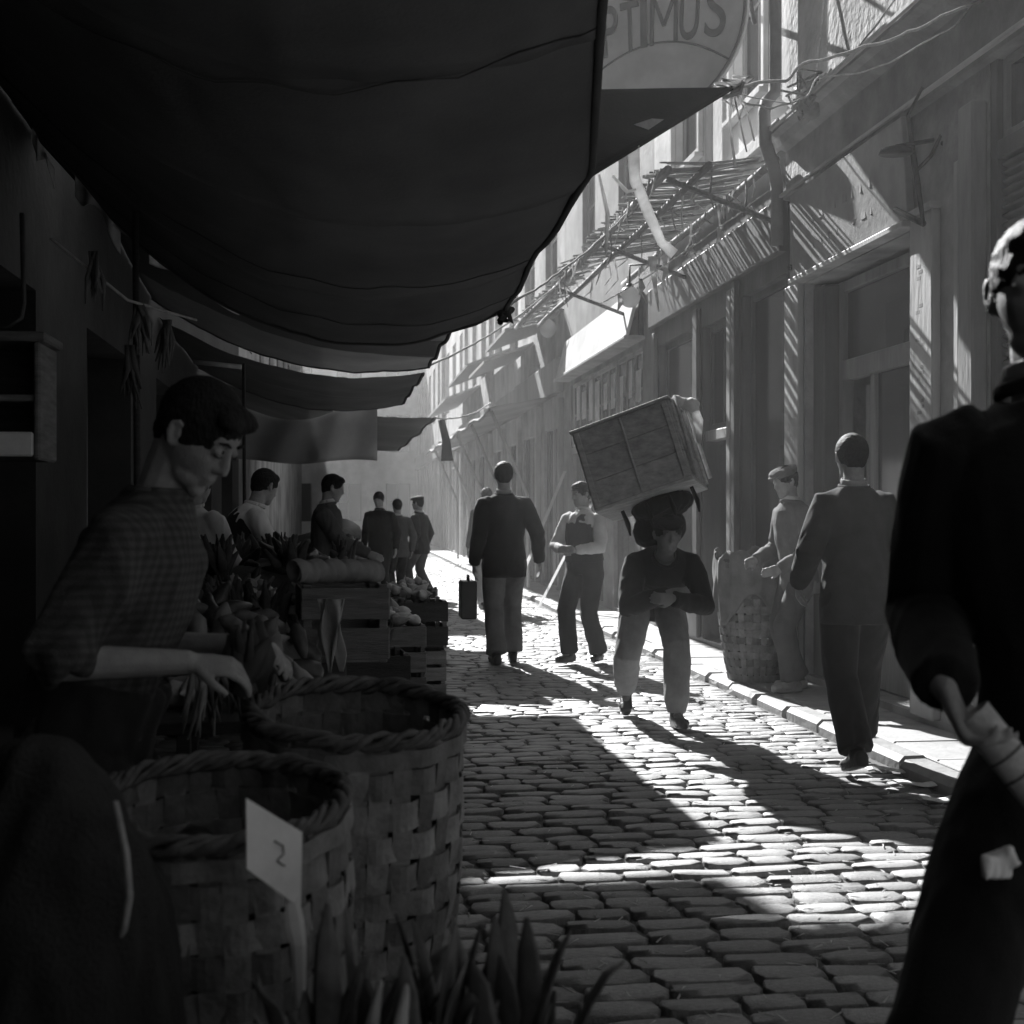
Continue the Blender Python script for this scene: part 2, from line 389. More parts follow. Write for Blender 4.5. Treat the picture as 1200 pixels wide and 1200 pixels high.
part(nb, 'downpipe_bracket', 'iron', [((FX-.03, 10.28, 3.2),(FX, 10.33, 3.24))])
# sign board over the door, leaning out at the top
def slab(y0, y1, z0, z1, xb, xt, th): # board whose face runs from xb (bottom) to xt (top)
    return [(xb,y0,z0),(xb+th,y0,z0),(xt+th,y0,z1),(xt,y0,z1),(xb,y1,z0),(xb+th,y1,z0),(xt+th,y1,z1),(xt,y1,z1)], [(0,1,2,3),(7,6,5,4),(0,4,5,1),(1,5,6,2),(2,6,7,3),(3,7,4,0)]
sb = thing('shop_sign', 'broad grey shop sign board with faded lettering over the glazed door', 'sign', (FX-.1, 9.05, 3.06))
obj('board', MB().add(*slab(7.96, 10.06, 3.09, 3.72, FX-.06, FX-.10, .05)), 'sign_board', sb, bevel=0.006)
part(sb, 'trim', 'paint_pale', [((FX-.105,7.94,3.045),(FX-.004,10.08,3.085))])

# faded lettering: small raised marks in rows, too worn to read
for rw, (zc, hh, n, y0) in enumerate(((3.47, .10, 9, 9.75), (3.28, .07, 8, 9.6))):
    for i in range(n):
        if rng.random() < .12: continue
        yc = y0-i*0.155; zb = zc
        xf = FX-.06-(zb-3.09)/.63*.04-.0005
        mb = MB()
        mb.box((xf-.0002, yc-.012, zb-hh/2), (xf+.003, yc+.012, zb+hh/2))
        if rng.random() < .6: mb.box((xf-.0001, yc-.065, zb+rng.choice((-1, 0, 1))*hh*.4-.01), (xf+.003, yc-.0125, zb+rng.choice((0, 1))*.02+.012))
        obj('letter', mb, 'sign_faded', sb)
# pilaster boards and posts
pb = thing('pilaster_board', 'tall pale board with worn vertical lettering beside the glazed shop door', 'sign', (FX-.1, 7.9, 0.1))
part(pb, 'board', 'paint_pale', [((FX-.06,7.62,0.1),(FX-.0015,7.93,3.09))], .008)
part(pb, 'cap', 'paint_pale', [((FX-.08,7.60,3.093),(FX-.0015,7.935,3.13))], .006)
for k in range(8):
    zc = 2.75-k*0.2; mb = MB(); xf = FX-.0605
    for q in range(rng.choice((2, 3))):
        a = rng.uniform(-.05, .02); mb.box((xf-q*.0003, 7.77+a, zc-.05+q*.035), (xf+.004, 7.77+a+rng.uniform(.03, .07), zc-.03+q*.035))
    obj('letter', mb, 'paint_grey', pb)
part(nb, 'pilaster', 'paint_pale', [((FX-.05,10.0,0.1),(FX-.0015,10.33,3.06))], .01)
part(nb, 'pilaster_base', 'paint_grey', [((FX-.075,9.985,0.1),(FX-.052,10.345,.55))], .01)
part(nb, 'post', 'paint_grey', [((FX-.09,7.04,0.1),(FX-.0015,7.22,3.55))], .012)
part(nb, 'strip', 'paint_pale', [((FX-.03,7.34,0.1),(FX-.0015,7.40,3.3))], .006)
# door bay
dr = part(nb, 'door', 'paint_grey', [((FX+.16,DY0+.02,.1),(FX+.24,DY0+.11,3.0)), ((FX+.16,9.62,.1),(FX+.24,9.71,3.0)), 
    ((FX+.165,DY0+.112,2.92),(FX+.235,9.618,3.0)),
    ((FX+.15,DY0+.112,2.28),(FX+.25,9.618,2.42)), ((FX+.17,9.05,.1),(FX+.235,9.13,2.278))], .006)
obj('pane', MB().box((FX+.196,DY0+.115,2.425),(FX+.204,9.615,2.915)), 'glass', dr)
obj('pane', MB().box((FX+.196,DY0+.115,.75),(FX+.204,9.045,2.275)), 'glass', dr)
obj('panel', MB().box((FX+.18,DY0+.115,.105),(FX+.22,9.045,.745)), 'paint_grey', dr, bevel=.01)
obj('leaf', MB().obox((FX+.50, 9.5, 1.18),(.5,.045,2.1), rot('Z', 20)), 'paint_grey', dr, bevel=.006)
part(nb, 'door_jamb', 'paint_dark', [((FX+.06,9.76,.1),(FX+.25,DY1-.003,3.0))], .01)
for zc, yc, hh, ww in ((2.7, 8.42, .24, .22), (2.58, 8.8, .3, .3), (2.62, 8.64, .2, .12)):
    obj('poster', MB().box((FX+.209,yc-ww/2,zc-hh/2),(FX+.214,yc+ww/2,zc+hh/2)), 'paint_grey', dr)
# roller shutter with ribbed curtain half way down, glazing over it
sh = part(nb, 'shutter_frame', 'paint_dark', [((FX+.0,6.94,.1),(FX+.12,7.015,3.74)), ((FX+.0,4.605,3.2),(FX+.12,6.938,3.30))], .006)
mb = MB(); nr = 50
def shut(u, v):
    z = 2.05+v*1.15; return Vector((FX+.05+.018*math.cos(v*nr*math.pi), 4.61+u*2.328, z))
mb.grid(shut, 2, nr*4); obj('shutter', mb, 'plaster_dark', sh, sm=True, solid=.006)
part(sh, 'shutter_rail', 'paint_dark', [((FX+.02,4.61,1.97),(FX+.08,6.938,2.048))])
window(nb, 4.61, 6.93, 3.305, 3.735, 3, 1, 0.06, .04)
obj('shelf', MB().box((FX+.5,4.7,.1),(FX+.9,6.9,1.0)), 'wood_dark', nb, bevel=.01)

# ---- middle shop: display window, dark doorway, tall window
mbld = thing('shop_house', 'dark fronted shop house with big display window beneath the reed canopy', 'building', (FX, 12.6, 0))
H2 = [(10.42, 11.6, .55, 3.2), (12.02, 12.92, .1, 3.1), (13.25, 14.75, .5, 3.15), (10.95, 11.85, 4.9, 7.2), (13.0, 14.0, 4.9, 7.2)]
wall_with_holes(mbld, 'plaster_pale', 10.345, 15.0, 4.2, 9.5, [h for h in H2 if h[2] > 4], name='upper_wall')
wall_with_holes(mbld, 'paint_dark', 10.345, 15.0, 0, 4.198, [h for h in H2 if h[2] < 4], name='shop_front')
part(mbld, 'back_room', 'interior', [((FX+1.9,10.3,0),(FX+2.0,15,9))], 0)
part(mbld, 'partition', 'plaster', [((FX+.36,11.75,.0),(FX+1.88,11.85,4.19)), ((FX+.36,12.95,.0),(FX+1.88,13.05,4.19))], 0)
for h in H2: window(mbld, h[0], h[1], h[2]+(2.0 if h[0] == 12.02 else 0), h[3], 1 if h[2] < 4 and h[0] != 12.02 else 2, 1 if h[2] < 4 else 3, 0.1, .06, 'paint_grey' if h[2] > 4 else 'paint_dark')
part(mbld, 'door_transom', 'paint_grey', [((FX+.02,12.022,2.0),(FX+.14,12.918,2.098))])
part(mbld, 'post', 'paint_dark', [((FX-.06,11.66,.1),(FX-.0015,11.78,3.35))], .012); part(mbld, 'post', 'paint_grey', [((FX-.05,11.83,.1),(FX-.0015,11.96,3.3))], .012)
part(mbld, 'post', 'paint_dark', [((FX-.05,12.98,.1),(FX-.0015,13.15,3.3))], .012); part(mbld, 'post', 'paint_grey', [((FX-.05,14.82,.1),(FX-.0015,14.96,3.3))], .012)
part(mbld, 'fascia', 'paint_dark', [((FX-.08,10.36,3.36),(FX-.0015,14.98,3.78))], .01)
part(mbld, 'string_course', 'plaster_pale', [((FX-.10,10.36,4.28),(FX-.0015,14.99,4.40))], .012)
for k, (a, b) in enumerate(((10.86, 10.93), (11.87, 11.94), (12.91, 12.98), (14.02, 14.09))): part(mbld, 'window_trim', 'plaster_pale', [((FX-.05,a,4.8),(FX-.0015,b,7.3))])
part(mbld, 'window_sill', 'plaster_pale', [((FX-.09,10.85,4.75),(FX-.0015,11.95,4.798))]); part(mbld, 'window_sill', 'plaster_pale', [((FX-.09,12.9,4.75),(FX-.0015,14.1,4.798))])
def tubeobj(name, pts, r, m, parent=None, n=8): return obj(name, MB().tube(pts, r, n), m, parent, sm=True)
tubeobj('drainpipe', [(FX-.09,10.42,9.4),(FX-.09,10.42,4.75),(FX-.10,10.42,4.6),(FX-.20,10.3,4.50),(FX-.25,10.2,4.38),(FX-.24,10.2,4.15),(FX-.14,10.3,3.98),(FX-.09,10.38,3.85),(FX-.09,10.38,3.4)], .05, 'plaster_dark', mbld)
tubeobj('drainpipe', [(FX-.07,12.45,9.4),(FX-.07,12.45,4.35)], .04, 'paint_grey', mbld)
# goods behind the display window
pl = thing('window_display', 'draped pale cloth and leaning planks behind the display window glass', 'display', (FX+.5, 11.0, 0.0))
for a, b in (((FX+.3,10.6,1.0),(FX+.5,11.5,2.1)), ((FX+.3,11.4,.6),(FX+.5,10.7,1.5)), ((FX+.35,10.5,2.0),(FX+.55,11.3,2.6))):
    d = Vector(b)-Vector(a); obj('plank', MB().tube([a, b], [(.05, .012)]*2, 4), 'paint_pale', pl)
def drape(u, v): return Vector((FX+.28+.05*math.sin(u*19+v*3), 10.5+u*1.05, .5+v*1.2+.25*math.sin(u*3.1)*v))
obj('cloth', MB().grid(drape, 24, 10), 'cloth_light', pl, sm=True, solid=.004)
part(pl, 'plinth', 'wood_dark', [((FX+.37,10.45,0),(FX+1.2,11.6,.5))])

# ---- third shop: bright name board, small paned window
tb = thing('shop_house', 'shop house with small paned window and a bright blank name board', 'building', (FX, 18, 0))
wall_with_holes(tb, 'plaster_dark', 15.0, 21.2, 0, 9.5, [(15.6, 20.6, 2.3, 3.25), (15.6, 17.3, .1, 2.2), (18.0, 20.4, .1, 2.2), (16, 17, 5, 7), (18.6, 19.6, 5, 7)])
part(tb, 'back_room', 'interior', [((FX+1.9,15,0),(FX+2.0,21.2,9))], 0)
for i in range(3): window(tb, 15.6+i*5/3+.0, 15.6+(i+1)*5/3-.0, 2.3, 3.25, 3, 2, .06, .05, 'paint_pale')
for k in range(9): obj('notice', MB().box((FX+.02, 15.8+k*.52, 2.45+rng.uniform(0, .4)), (FX+.026, 15.8+k*.52+rng.uniform(.16, .34), 2.45+rng.uniform(.5, .75))), 'paper', tb)
window(tb, 16, 17, 5, 7, 2, 3, .1); window(tb, 18.6, 19.6, 5, 7, 2, 3, .1)
for k in range(5): obj('shutter_board', MB().box((FX+.05,15.605+k*.34,.105),(FX+.09+.01*(k % 2),15.605+k*.34+.33,2.195)), 'wood_dark', tb, bevel=.006)
for k in range(7): obj('shutter_board', MB().box((FX+.05,18.005+k*.342,.105),(FX+.09+.01*(k % 2),18.005+k*.342+.33,2.195)), 'wood_dark', tb, bevel=.006)
nbd = thing('name_board', 'bright white blank name board above the small paned window', 'sign', (FX, 18, 3.35))
obj('board', MB().add(*slab(15.5, 20.7, 3.36, 3.92, FX-.22, FX-.08, .04)), 'sign_pale', nbd, bevel=.006)
part(nbd, 'frame', 'paint_pale', [((FX-.25,15.45,3.31),(FX-.0015,20.75,3.352))])
part(nbd, 'bracket', 'iron', [((FX-.06,15.52,3.354),(FX-.0015,15.56,3.868)), ((FX-.06,20.62,3.354),(FX-.0015,20.66,3.868))])
lp = thing('globe_lamp', 'white globe lamp hanging from a bracket beside the bright name board', 'lamp', (2.95, 14.4, 3.0))
gp = at(738, 348, 14.7)
tubeobj('arm', [(FX, gp.y, gp.z+.32), (FX-.15, gp.y, gp.z+.36), (gp.x, gp.y, gp.z+.34), (gp.x, gp.y, gp.z+.13)], .012, 'iron', lp)
obj('globe', MB().ell(gp, (.115, .115, .115), nu=20, nv=14), 'globe_glass', lp, sm=True)
obj('collar', MB().tube([gp+Vector((0,0,.10)), gp+Vector((0,0,.14))], [.05, .03], 12), 'iron', lp, sm=True)
gp2 = at(642, 385, 21.5)
lp2 = thing('globe_lamp', 'white globe lamp on a bracket at the far end of the name board', 'lamp', gp2)
tubeobj('arm', [(FX, gp2.y, gp2.z+.3), (gp2.x, gp2.y, gp2.z+.32), (gp2.x, gp2.y, gp2.z+.12)], .014, 'iron', lp2)
obj('globe', MB().ell(gp2, (.13, .13, .15), nu=18, nv=12), 'globe_glass', lp2, sm=True)

# ---- the row beyond: several fronts with posts, boards and doors
ends = [21.2, 26.5, 32, 39, 47, 62]
desc = ['planked shop front with many thin posts beyond the name board', 'pale plastered shop front with tall door boards further down the street', 'narrow grey house with tall shuttered openings down the street', 'pale house far down the street with slim pilasters', 'last hazy house of the row before the street bends']
for k in range(5):
    a, b = ends[k], ends[k+1]
    fb = thing('shop_house', desc[k], 'building', (FX, (a+b)/2, 0))
    nh = max(2, int((b-a)/2.2)); holes = []
    for i in range(nh):
        c0 = a+(b-a)*(i+.2)/nh; c1 = a+(b-a)*(i+.82)/nh
        holes += [(c0, c1, .1, 2.7), (c0+.15, c1-.15, 4.6, 6.6)]
    off = [0, .04, -.03, .06, -.05][k]
    wall_with_holes(fb, ['plaster', 'plaster_pale', 'plaster', 'plaster_pale', 'plaster'][k], a, b, 0, 9.5+off*20, holes, FX+off, FX+off+.35)
    part(fb, 'back_room', 'interior', [((FX+1.4,a,0),(FX+1.5,b,9))], 0)
    for i, h in enumerate(holes):
        if h[2] > 4: window(fb, h[0], h[1], h[2], h[3], 2, 3, .12, .06, 'paint_pale', x=FX+off)
        else:
            nbd_ = max(2, int((h[1]-h[0])/.28))
            for q in range(nbd_):
                wq = (h[1]-h[0])/nbd_
                obj('door_board', MB().box((FX+off+.05+.02*(q % 2),h[0]+q*wq+.004,.105),(FX+off+.1,h[0]+(q+1)*wq-.004,2.69)), rng.choice(['wood_dark', 'paint_grey', 'wood', 'paint_grey']), fb)
    for i in range(nh+1):
        yc = a+(b-a)*i/nh; yc = min(max(yc, a+.1), b-.1)
        part(fb, 'pilaster', rng.choice(['paint_pale', 'paint_grey', 'plaster_pale']), [((FX+off-.09,yc-.08,.1),(FX+off-.0015,yc+.08,3.1+.1*rng.random()))], .01)
    part(fb, 'fascia', rng.choice(['paint_grey', 'sign_board']), [((FX+off-.12,a+.02,3.22),(FX+off-.0015,b-.02,3.75))], .01)
# house closing the view where the street bends
eb = thing('end_house', 'tall pale hazy house closing the view at the bend of the street', 'building', (0, 62, 0))
holes = [(-9+i*2.2, -9+i*2.2+1.1, z, z+1.7) for i in range(6) for z in (.9, 4.0, 7.2)]
wall_with_holes(eb, 'plaster_pale', -10, 4.3, 0, 11, holes, 0, .4, tf=lambda p: (p[1], 62+p[0], p[2]))
for h in holes: part(eb, 'window', 'paint_grey', [((h[0],62.15,h[2]),(h[0]+.06,62.2,h[3])), ((h[1]-.06,62.15,h[2]),(h[1],62.2,h[3])), ((h[0]+.5,62.15,h[2]),(h[0]+.56,62.2,h[3])), ((h[0]+.062,62.17,h[2]+.85),(h[0]+.498,62.2,h[2]+.9))], 0); obj('pane', MB().box((h[0],62.22,h[2]),(h[1],62.24,h[3])), 'glass', eb.children[-1])
part(eb, 'back_room', 'interior', [((-10,63.6,0),(4.3,63.7,11))], 0)

# ================================================================== house on the left, over the stalls
lb = thing('market_house', 'dark house wall with a balcony behind the covered market stalls', 'building', (-1.9, 12, 0))
LX = -1.75
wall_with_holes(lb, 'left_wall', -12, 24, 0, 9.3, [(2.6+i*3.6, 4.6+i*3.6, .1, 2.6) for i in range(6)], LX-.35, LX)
part(lb, 'back_room', 'interior', [((LX-2.5,-12,0),(LX-2.4,24,9.2)), ((LX-2.4,-12,2.9),(LX-.36,24,3.0))], 0)
bal = part(lb, 'balcony', 'plaster_dark', [((LX+.002,13.3,6.9),(.38,15.2,7.05))], .02)
for k in range(15): obj('baluster', MB().box((.33,13.35+k*.13,7.052),(.35,13.37+k*.13,7.85)), 'iron', bal)
obj('rail', MB().box((.32,13.32,7.852),(.36,15.19,7.89)), 'iron', bal)
for k in range(3): part(lb, 'bracket', 'wood_dark', [((LX+.002,13.4+k*.9,6.6),(-.2,13.52+k*.9,6.898))])
fl = thing('market_house', 'further low house on the stall side of the street', 'building', (-1.9, 42, 0))
part(fl, 'wall', 'plaster', [((LX-.5,24.01,0),(LX,62,8.2))], .01)
for k in range(8): part(fl, 'window', 'paint_dark', [((LX+.002,26+k*4,4.4),(LX+.03,27.2+k*4,6.2))])

# unseen house added behind the camera to cut the light on camera-facing sides
shade_house = thing('end_house', 'unseen dark house added behind the viewer to keep light off the street', 'building', (1, -13, 0))
part(shade_house, 'wall', 'left_wall', [((-6, -13, 0), (6, -12.1, 10.5))], .02)
part(shade_house, 'door', 'paint_dark', [((.3, -12.098, 0), (1.4, -12.05, 2.3))], .01)
# ================================================================== air with dust in it
hz = MB().box((-61, -31, -1.2), (61, 111, 11.6))
ho = stuff(obj('haze', hz, 'interior')); ho.data.materials.clear()
hm = bpy.data.materials.new('haze'); hm.use_nodes = True; N = hm.node_tree.nodes; N.remove(N['Principled BSDF'])
pvn = N.new('ShaderNodeVolumePrincipled'); pvn.inputs['Color'].default_value = (.95, .95, .95, 1); pvn.inputs['Density'].default_value = 0.0042; pvn.inputs['Anisotropy'].default_value = 0.25
hm.node_tree.links.new(pvn.outputs[0], N['Material Output'].inputs['Volume']); ho.data.materials.append(hm)
# ================================================================== awnings over the stalls
def lerp(a, b, t): return a+(b-a)*t
def interp(tab, y):
    if y <= tab[0][0]: return tab[0][1:]
    for p, q in zip(tab, tab[1:]):
        if y <= q[0]:
            t = (y-p[0])/(q[0]-p[0]); return tuple(lerp(a, b, t) for a, b in zip(p[1:], q[1:]))
    return tab[-1][1:]
def awning(name, label, y0, y1, right, left, sag, m, seed, nu=36, nv=40, wr=.02, hem=True, panels=None):
    """canvas strung from the left wall to its street edge; right: (y, x, z) table, left: (y, z)"""
    t = thing(name, label, 'awning', (LX, (y0+y1)/2, interp(left, (y0+y1)/2)[0]), 0, 'canvas awnings over the stalls')
    def P(u, v, du=0):
        y = lerp(y0, y1, v); xr, zr = interp(right, y); zl = interp(left, y)[0]
        x = lerp(LX+.01, xr, u); s = sag(v) if callable(sag) else sag
        z = lerp(zl, zr, u)-s*4*u*(1-u)
        z += wr*(noise.noise(Vector((x*1.3+seed, y*.9, seed)))+.5*noise.noise(Vector((x*4, y*2.3, seed+5))))
        z += .009*noise.noise(Vector((x*9+y*2, y*5-x*3, seed+9)))+.006*abs(noise.noise(Vector((x*3+y*6, y*1.2, seed+2))))
        z += .018*math.sin(y*5.2+3*u+seed)*u**3          # pull folds towards the ties
        yy = y+.10*noise.noise(Vector((x*1.1, seed, v*2)))*(v > .9)
        return Vector((x, yy, z))
    np_ = panels or 4
    for k in range(np_):                                 # cloth panels sewn edge over edge
        v0, v1 = k/np_, (k+1)/np_
        def fn(u, v, v0=v0, v1=v1, k=k):
            p = P(u, min(1, lerp(v0, v1+.012, v))); p.z -= .008*v; return p
        mk = m if isinstance(m, str) else m[k % len(m)]
        obj('cloth_panel', MB().grid(fn, nu, max(6, nv//np_)), mk, t, sm=True, solid=.003)
    if hem:
        obj('hem_rope', MB().tube([P(1, i/30)+Vector((.004, 0, -.008)) for i in range(31)], .016, 8), 'canvas_dark', t, sm=True)
        obj('hem_rope', MB().tube([P(i/30, 1)+Vector((0, .004, -.008)) for i in range(31)], .014, 8), 'canvas_dark', t, sm=True)
    return P
RIGHT1 = [(1.0, .42, 3.35), (2.2, .55, 3.12), (3.9, .75, 2.86), (5.28, .965, 2.64), (6.5, .93, 2.57), (8.1, .965, 2.52)]
P1 = awning('awning', 'huge dark sagging canvas awning covering the vendor and his baskets', 0.2, 8.1, RIGHT1, [(1, 3.7), (8.1, 3.5)], lambda v: .34+.26*v, 'canvas', 1, panels=6, nv=90, nu=60)
pt_ = [o for o in col.objects if o.name.startswith('awning')][-1]
for v_, dv in ((.30, .05), (.56, -.06), (.78, .04), (.93, -.01)): obj('seam', MB().tube([P1(i/40, v_+dv*i/40+.004*math.sin(i))+Vector((0, 0, -.012)) for i in range(41)], [(.006, .002)]*41, 6, side=(0, 1, 0)), 'canvas_dark', pt_, sm=True)
P2 = awning('awning', 'lighter canvas awning just behind the huge dark one', 9.7, 13.0, [(9.6, .84, 2.80), (10.5, .82, 2.70), (13, .82, 2.70)], [(9.6, 3.62), (13, 3.3)], lambda v: .12+.15*v, ['canvas_light', 'canvas', 'canvas_light'], 2, panels=3)
P3 = awning('awning', 'third canvas awning, dark, above the stacked crates', 13.5, 17.2, [(13.4, .80, 2.68), (17.2, .74, 2.66)], [(13, 3.2), (17, 3.1)], .24, 'canvas', 3, panels=2)
P4 = awning('awning', 'far canvas awning reaching out over the street with a drooping corner', 18.7, 22.2, [(18.6, 1.28, 2.62), (22.3, .9, 2.3)], [(18, 3.1), (22, 3.1)], .16, 'canvas', 4, panels=2)
P5 = awning('awning', 'last canvas awning, far down the street beyond the umbrella', 23.2, 30, [(23, .9, 2.6), (30, .75, 2.7)], [(23, 3.1), (30, 3.1)], .2, 'canvas_light', 5, panels=3)
P_shade = awning('awning', 'unseen canvas awning added behind the viewer to darken the stalls', -7.5, -0.1, [(-8, 1.1, 3.2), (-.1, .6, 3.3)], [(-8, 3.7), (0, 3.7)], .3, 'canvas', 6, panels=3)  # unseen awning added behind the camera to dim the stall side
# dropped cloth at the back of the third awning
def drop(u, v): return Vector((lerp(LX+.1, .45, u), 17.35+.05*math.sin(u*22+v*2), lerp(2.75-.25*math.sin(u*3.14), 1.95, v)+.03*math.sin(u*9)))
tag(obj('hanging_cloth', MB().grid(drop, 44, 12), 'canvas_light', None, sm=True, solid=.003), 'grey cloth hung like a curtain behind the third awning', 'cloth')
# triangular dark flap tied out from the awning corner towards the facade opposite
A = Vector((.965, 5.28, 2.64)); B = at(858, 102, 6.0); C = at(600, 107, 5.75)
fp = thing('canvas_flap', 'dark triangular canvas flap stretched from the awning corner by ropes', 'awning', A)
def flap(u, v):
    p = lerp(C, B, u); q = lerp(A, B, u); r = lerp(p, q, v)
    return r+Vector((0, .05*math.sin(u*3)*math.sin(v*3.1), -.03*math.sin(v*3.14)*(1-u)))
obj('cloth', MB().grid(flap, 24, 14), 'canvas_dark', fp, sm=True, solid=.004)
obj('hem', MB().tube([flap(i/20, 1)+Vector((0, -.006, -.004)) for i in range(21)], .011, 6), 'canvas_dark', fp, sm=True)
pp = lerp(A, B, .45)+Vector((0, -.02, .0)); pq = at(757, 147, 5.6)
obj('hole_light', MB().add([at(743,146,5.55), at(760,152,5.55), at(778,140,5.55), at(764,139,5.55)], [(0,1,2,3)]), 'rag', fp, solid=.003)  # pale piece in place of a torn hole with light showing through

def rope(name, label, pts, r, m='rope', sag=0.0, n=24, cat='rope', wob=.01, parent=None, seed=0):
    pts = [Vector(p) for p in pts]; out = []
    for i, (a, b) in enumerate(zip(pts, pts[1:])):
        for k in range(n):
            t = k/n; p = lerp(a, b, t); p.z -= sag*4*t*(1-t)
            out.append(p+Vector((nz(p, 5, seed), nz(p, 5, seed+3), nz(p, 5, seed+6)))*wob)
    out.append(pts[-1])
    mb = MB().tube(out, r, 6)
    o = obj(name, mb, m, parent, sm=True)
    if parent is None: tag(o, label, cat)
    return o
def ft(y, z, out=0): return Vector((FX-out, y, z))
# rope from the flap across to the cornice, with a knot and loose ends
rope('rope', 'rough rope running from the flap corner up to the moulded cornice', [B, at(950, 72, 6.6), at(1155, -3, 7.45)], .008, sag=.03, wob=.03, seed=1)
rope('rope', 'second slack rope hanging below the rope to the cornice', [B+Vector((.02, .02, -.02)), at(960, 92, 7.0), at(1150, -1, 7.6)], .005, sag=.10, wob=.03, seed=2)
kn = thing('rope_knot', 'tangled rope knot with loose ends at the tip of the dark flap', 'rope', B)
mb = MB()
pts = [B+Vector((rng.uniform(-.07, .09), rng.uniform(-.05, .05), rng.uniform(-.07, .05))) for _ in range(18)]
obj('knot', MB().tube(pts, .009, 6), 'rag', kn, sm=True)
for k, (ex, ey) in enumerate(((862, 195), (875, 178), (884, 165), (866, 140))):
    e = at(ex, ey, 6.0); m0 = lerp(B, e, .5)+Vector((.02*(k-1), 0, 0)); obj('loose_end', MB().tube([B, m0, e], .004 if k else .006, 6), 'rag', kn, sm=True)
# strap dangling from the flap's edge
s0 = lerp(A, B, .28); s1 = at(760, 250, 5.9); s2 = at(790, 298, 6.0)
tag(obj('strap', MB().tube([s0, lerp(s0, s1, .4)+Vector((-.02, 0, -.02)), s1, lerp(s1, s2, .6)+Vector((-.01, 0, -.02)), s2], [(.028, .006), (.024, .006), (.024, .006), (.02, .006), (.025, .005)], 8, side=(1, 0, .4)), 'rag', None, sm=True), 'long pale frayed strap dangling below the dark flap', 'strap')
for k, (a, b, c) in enumerate((((702, 205), (712, 250), (710, 298)), ((718, 206), (735, 225), (745, 222)))):
    tag(obj('rag', MB().tube([at(*a, 5.5), at(*b, 5.5), at(*c, 5.5)], [.006, .009, .005], 6), 'rag', None, sm=True), ['thin rag end hanging from the awning corner', 'short rag twisted round the awning corner'][k], 'rag')
# dark knot and rag at the far corner of the huge awning
e = P1(1, 1)
mb = MB(); mb.tube([e+Vector((rng.uniform(-.05, .06), rng.uniform(-.04, .06), rng.uniform(-.10, .06))) for _ in range(14)], .018, 6)
tag(obj('rope_knot', mb, 'canvas_dark', None, sm=True), 'dark knotted cloth at the far corner of the huge awning', 'rope')
rope('rope', 'tie rope from the huge awning across to the reed canopy', [e, Vector((2.52, 11.8, 3.98))], .008, sag=.06, seed=4)
rope('rope', 'tie rope from the lighter awning across to the far canopy', [P2(1, 1), Vector((2.52, 15.6, 3.98))], .01, sag=.08, seed=5)
rope('rope', 'thin line crossing the street beyond the reed canopy', [P4(1, 0), Vector((2.55, 23.5, 3.2))], .012, sag=.10, seed=6)
q = at(517, 492, 20.0); q2 = at(524, 540, 20.0)
tag(obj('rag', MB().tube([q, lerp(q, q2, .5)+Vector((.03, 0, 0)), q2], [.05, .06, .09], 8), 'canvas_dark', None, sm=True), 'dark rag hanging from the line across the street', 'rag')

# ================================================================== reed canopy along the right-hand shops
rc = thing('reed_canopy', 'long canopy of reeds and slats on poles above the shop fronts', 'canopy', (2.9, 15.6, 3.8))
OX, OZ, IX, IZ = 2.50, 4.02, 3.44, 4.13
def cz(x): return lerp(OZ, IZ, (x-OX)/(IX-OX))
for k in range(230):
    y = 10.4+k*.041+rng.uniform(-.012, .012)
    if rng.random() < .06: continue
    x0 = OX-rng.uniform(-.05, .10); x1 = (IX if y < 14.5 else 2.85)-rng.uniform(0, .25); dy = rng.uniform(-.045, .045); wv = rng.uniform(.012, .026)
    a = Vector((x0, y, cz(x0)+rng.uniform(-.02, .035))); b = Vector((x1, y+dy, cz(x1)+rng.uniform(-.01, .02))); c = lerp(a, b, .5)+Vector((0, rng.uniform(-.02, .02), -rng.uniform(.0, .04)))
    obj('slat', MB().tube([a, c, b], [(wv, .008)]*3, 6, side=(0, 1, rng.uniform(-.3, .3))), 'reed', rc)
for k in range(14):
    y = 10.4+rng.random()*5.6; x0 = rng.uniform(OX-.1, 2.9); a = Vector((x0, y, cz(x0)+.05)); b = Vector((x0+rng.uniform(.3, .8), y+rng.uniform(-.9, .9), 0)); b.z = cz(b.x)+.055
    obj('reed', MB().tube([a, lerp(a, b, .5)+Vector((0, 0, .02)), b], .008, 5), 'reed', rc)
for (x, r, dz) in ((OX+.02, .035, -.05), (IX-.06, .032, -.05), (2.85, .03, -.045)):
    pts = [Vector((x+.03*nz((0, y, x), .5), y, cz(x)+dz+.02*nz((0, y, x+9), .4))) for y in [10.35+i*(.49 if x > 3 else .78) for i in range(13)]]
    obj('pole', MB().tube(pts, r, 8), 'wood_long' if x < 3 else 'reed', rc, sm=True)
for y in (10.6, 13.3, 16.0):
    obj('bracket', MB().tube([(FX, y, 3.62), (OX+.05, y, OZ-.07)], .022, 6), 'wood_long', rc, sm=True)
for k in range(60):
    y = 10.5+rng.random()*5.4; x = rng.choice((OX-.05, IX-.1, 2.9)); l = rng.uniform(.08, .45)
    obj('loose_reed', MB().tube([(x, y, cz(x)-.03), (x+rng.uniform(-.05, .05), y, cz(x)-.03-l*.6), (x+rng.uniform(-.1, .1), y+.03, cz(x)-.03-l)], [.010, .008, .004], 5), 'rag' if k % 2 else 'reed', rc)
